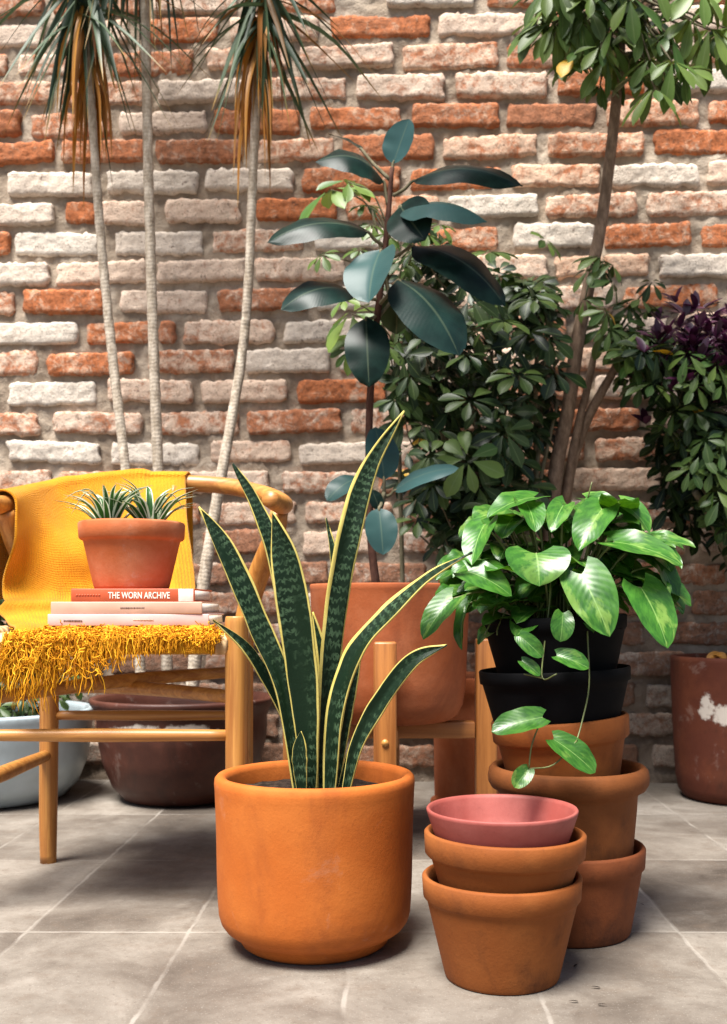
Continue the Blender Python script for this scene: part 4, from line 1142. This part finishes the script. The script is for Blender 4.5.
# ------------------------------------------------------------------ tree on the right
rr = random.Random(79)
tr = thing('umbrella_tree', 'tall umbrella tree with bare brown trunks and a glossy green crown at the upper right', 'tree', W(566, 772, 2.76))
tk = MB()
tk.tube([W(548, 772, 2.74), W(549, 600, 2.74), W(554, 485, 2.72), W(568, 410, 2.70), W(577, 345, 2.69), W(590, 280, 2.68), W(601, 225, 2.66), W(611, 150, 2.64), W(619, 70, 2.62), W(622, 10, 2.62), W(628, -70, 2.60)], [.024, .022, .0195, .018, .0185, .016, .015, .014, .0135, .012, .008], 12, 7)
tk.tube([W(560, 772, 2.80), W(562, 600, 2.78), W(567, 490, 2.76), W(583, 430, 2.74), W(600, 395, 2.73), W(616, 365, 2.71), W(624, 330, 2.69)], [.018, .017, .015, .0135, .0125, .010, .006], 10, 6)
tk.tube([W(565, 500, 2.75), W(575, 440, 2.72), W(588, 385, 2.73), W(598, 340, 2.74), W(612, 310, 2.74)], [.012, .011, .010, .008, .005], 10, 6)
obj('trunk', tk, M['bark'], tr)
fo, br = MB(), MB()
top = W(622, 5, 2.62)
rr2 = random.Random(4)
spots = [(rr2.uniform(545, 727), rr2.uniform(-15, 62), rr2.uniform(2.46, 2.66), rr2.uniform(.07, .1), rr2.uniform(.25, .6)) for _ in range(24)] + [(556, 25, 2.5, .10, .45), (540, 20, 2.55, .09, .4), (575, 15, 2.5, .085, .5), (578, 52, 2.5, .075, .55), (568, 60, 2.52, .06, .7), (606, 60, 2.5, .08, .35), (615, 28, 2.48, .085, .45), (640, 30, 2.5, .085, .45), (650, 60, 2.46, .085, .5), (668, 35, 2.5, .09, .55), (690, 20, 2.52, .095, .5), (710, 30, 2.52, .09, .6), (672, 62, 2.44, .09, .65), (655, 90, 2.44, .08, .6), (640, 75, 2.5, .08, .4), (685, 70, 2.5, .08, .5), (600, 85, 2.55, .06, .4), (700, -10, 2.5, .1, .6), (600, -20, 2.5, .1, .5), (650, -20, 2.48, .1, .55), (560, -15, 2.5, .1, .5), (725, -5, 2.55, .1, .5), (630, 0, 2.44, .09, .7), (590, -5, 2.48, .08, .75), (635, 50, 2.62, .09, .15), (660, 20, 2.7, .1, .12), (620, -60, 2.6, .1, .5), (680, -50, 2.6, .1, .5), (570, -60, 2.6, .1, .5), (730, 30, 2.6, .09, .5), (665, 75, 2.62, .08, .15)]
for x, y, d, s, l in spots:
    c = W(x, y, d)
    palmate(fo, c, (rr.gauss(0, .25), -.55 + rr.gauss(0, .25), .75), s * .86, rr, light=min(1, l * 1.5), droop=.75, yellow=.0)
    m = top.lerp(c, .5) + Vector((0, 0, .02))
    br.tube([top + Vector((0, 0, rr.uniform(-.1, .12))), m, c], [.0045, .0035, .0022], 6, 4)
c = W(572, 58, 2.5); leaf(fo, c, W(561, 78, 2.48), .04, (-.3, -.9, .3), S_OBOV, bend=.01, fold=.3, nv=6, nu=2, col=(.5, .5, 1))
k = 0
while k < 50:  # unseen overhanging leaf clusters, added to shade the lower right wall
    c = Vector((rr.uniform(.02, .55), rr.uniform(1.9, 2.22), rr.uniform(1.7, 2.22)))
    if c.z < CAMH + HY / F * c.y + .16: continue
    k += 1
    palmate(fo, c, (rr.gauss(0, .3), -.3 + rr.gauss(0, .3), .8), rr.uniform(.085, .11), rr, light=.5, droop=.6)
    if k % 2: br.tube([top + Vector((0, 0, rr.uniform(.1, .3))), top.lerp(c, .5) + Vector((0, 0, .12)), c], [.006, .0045, .0025], 6, 4)
obj('crown', fo, M['green'], tr); obj('branches', br, M['stem_green'], tr)
fo = MB()
for k in range(40):
    x, y = rr.gauss(628, 18), rr.gauss(330, 26)
    if x < 604 or x > 655: continue
    c = W(x, y, rr.uniform(2.52, 2.74)); q0 = W(612, 345, 2.70)
    fo.tube([q0, q0.lerp(c, .5) + Vector((0, 0, .015)), c], [.003, .0024, .0016], 5, 3, col=(.15, .3, 0))
    palmate(fo, c, (rr.gauss(0, .4), -.6 + rr.gauss(0, .3), .7), rr.uniform(.045, .07), rr, light=max(.05, rr.gauss(.42, .2)), droop=.5, yellow=.004)
for x, y in ((600, 258), (590, 270), (612, 265), (585, 300), (612, 282)):
    c = W(x, y, 2.6); q0 = W(594, 268, 2.675)
    fo.tube([q0, q0.lerp(c, .5) + Vector((0, 0, .012)), c], [.003, .0024, .0016], 5, 3, col=(.15, .3, 0))
    palmate(fo, c, (rr.gauss(0, .4), -.6, .7), .055, rr, light=.4, droop=.6)
obj('low_foliage', fo, M['green'], tr)

# ------------------------------------------------------------------ shrub in the right pot
rr = random.Random(80)
sh = thing('flowering_shrub', 'dark leafy shrub with purple tipped leaves growing in the large pot at the right edge', 'shrub', (rgx, 2.745, .352))
fo, pu, st_ = MB(), MB(), MB()
base = Vector((rgx, 2.745, .35))
for pts in ([(742, 652, 2.745), (735, 575, 2.74), (715, 510, 2.72), (690, 460, 2.70), (680, 390, 2.70)], [(748, 652, 2.745), (748, 560, 2.74), (725, 480, 2.7), (705, 420, 2.66), (700, 350, 2.66)], [(752, 652, 2.76), (770, 540, 2.76), (775, 450, 2.72), (760, 370, 2.70)], [(735, 575, 2.74), (712, 520, 2.68), (695, 492, 2.62)]):
    st_.tube([W(*p) for p in pts], [.012, .010, .008, .006, .004][:len(pts)], 8, 6)
RP = [(640, 345), (670, 330), (720, 345), (800, 350), (810, 480), (790, 560), (735, 545), (705, 500), (672, 440), (648, 400)]
n = 0
while n < 300:
    x, y = rr.uniform(630, 815), rr.uniform(320, 560)
    if not inpoly(x, y, RP): continue
    n += 1
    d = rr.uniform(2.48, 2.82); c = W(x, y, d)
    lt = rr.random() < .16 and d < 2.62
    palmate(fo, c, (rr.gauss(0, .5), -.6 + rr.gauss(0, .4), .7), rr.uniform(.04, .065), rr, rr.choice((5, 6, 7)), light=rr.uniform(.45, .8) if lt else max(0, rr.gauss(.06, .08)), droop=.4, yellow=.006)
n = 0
while n < 150:  # near-black fill leaves close to the wall, standing in for deep shade
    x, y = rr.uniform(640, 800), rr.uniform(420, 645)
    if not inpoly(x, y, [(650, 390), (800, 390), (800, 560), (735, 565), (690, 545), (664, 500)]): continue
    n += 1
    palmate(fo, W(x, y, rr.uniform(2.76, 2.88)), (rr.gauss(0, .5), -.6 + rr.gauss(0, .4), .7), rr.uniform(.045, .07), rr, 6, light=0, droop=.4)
for x, y in ((700, 455), (690, 470), (712, 470), (705, 440), (722, 450), (715, 490), (700, 372), (688, 355), (716, 365), (722, 385), (695, 385), (720, 500)):
    palmate(fo, W(x, y, 2.46), (rr.gauss(0, .3), -.7, .6), .055, rr, 6, light=rr.uniform(.35, .8), droop=.4)
for k in range(130):
    x, y = rr.gauss(700, 30), rr.gauss(356, 22)
    c = W(x, y, rr.uniform(2.48, 2.72))
    for j in range(5):
        d = Vector((rr.gauss(0, 1), rr.gauss(0, 1), rr.uniform(.1, 1.2))).normalized()
        leaf(pu, c, c + d * rr.uniform(.035, .06), .020, (0, -.5, .9), S_OVAL, bend=.004, fold=.3, nv=4, nu=2, col=(0, rr.random(), 0))
obj('foliage', fo, M['green'], sh); obj('purple_leaves', pu, M['purple'], sh); obj('stems', st_, M['stem_green'], sh)

# low plants in the white pot
rr = random.Random(81)
lp = thing('leafy_plant', 'low dark leafy plant growing in the pale round bowl pot behind the chair', 'plant', (wx, 2.74, .20))
fo, st_ = MB(), MB()
for k in range(90):
    a = rr.uniform(0, 6.28); r_ = rr.uniform(.0, .24)
    z = rr.uniform(.22, .31) if math.cos(a) * r_ > .1 else rr.uniform(.25, .60)
    c = Vector((wx + math.cos(a) * r_, 2.74 + math.sin(a) * r_ * .9, z))
    palmate(fo, c, (rr.gauss(0, .4), -.6 + rr.gauss(0, .3), .7), rr.uniform(.04, .06), rr, 6, light=max(.05, rr.gauss(.2, .15)), droop=.4)
    st_.tube([(wx + math.cos(a) * r_ * .5, 2.74 + math.sin(a) * r_ * .5, .195), (c + Vector((wx, 2.74, .2))) / 2 + Vector((0, 0, .01)), c], .0018, 5, 3)
obj('foliage', fo, M['green'], lp); obj('stems', st_, M['stem_green'], lp)

# crumbs on the tiles
rr = random.Random(82)
for x, y in ((574, 968), (600, 989), (578, 1003), (598, 1006), (640, 905)):
    d = CAMH * F / (y - HY); c = W(x, y, d)
    mb = MB(); a = rr.uniform(0, 6.28)
    leaf(mb, c + Vector((0, 0, .002)), c + Vector((math.cos(a) * .012, math.sin(a) * .012, .003)), .0035, (0, 0, 1), S_BLADE, bend=.001, fold=.2, nv=5, nu=2, col=(1, .1, 0))
    tag(obj('leaf_fragment', mb, M['soil'], loc=c), 'tiny dry brown leaf fragment lying on the floor tiles near the pot stacks', 'leaf fragment', 'leaf fragments on the tiles')
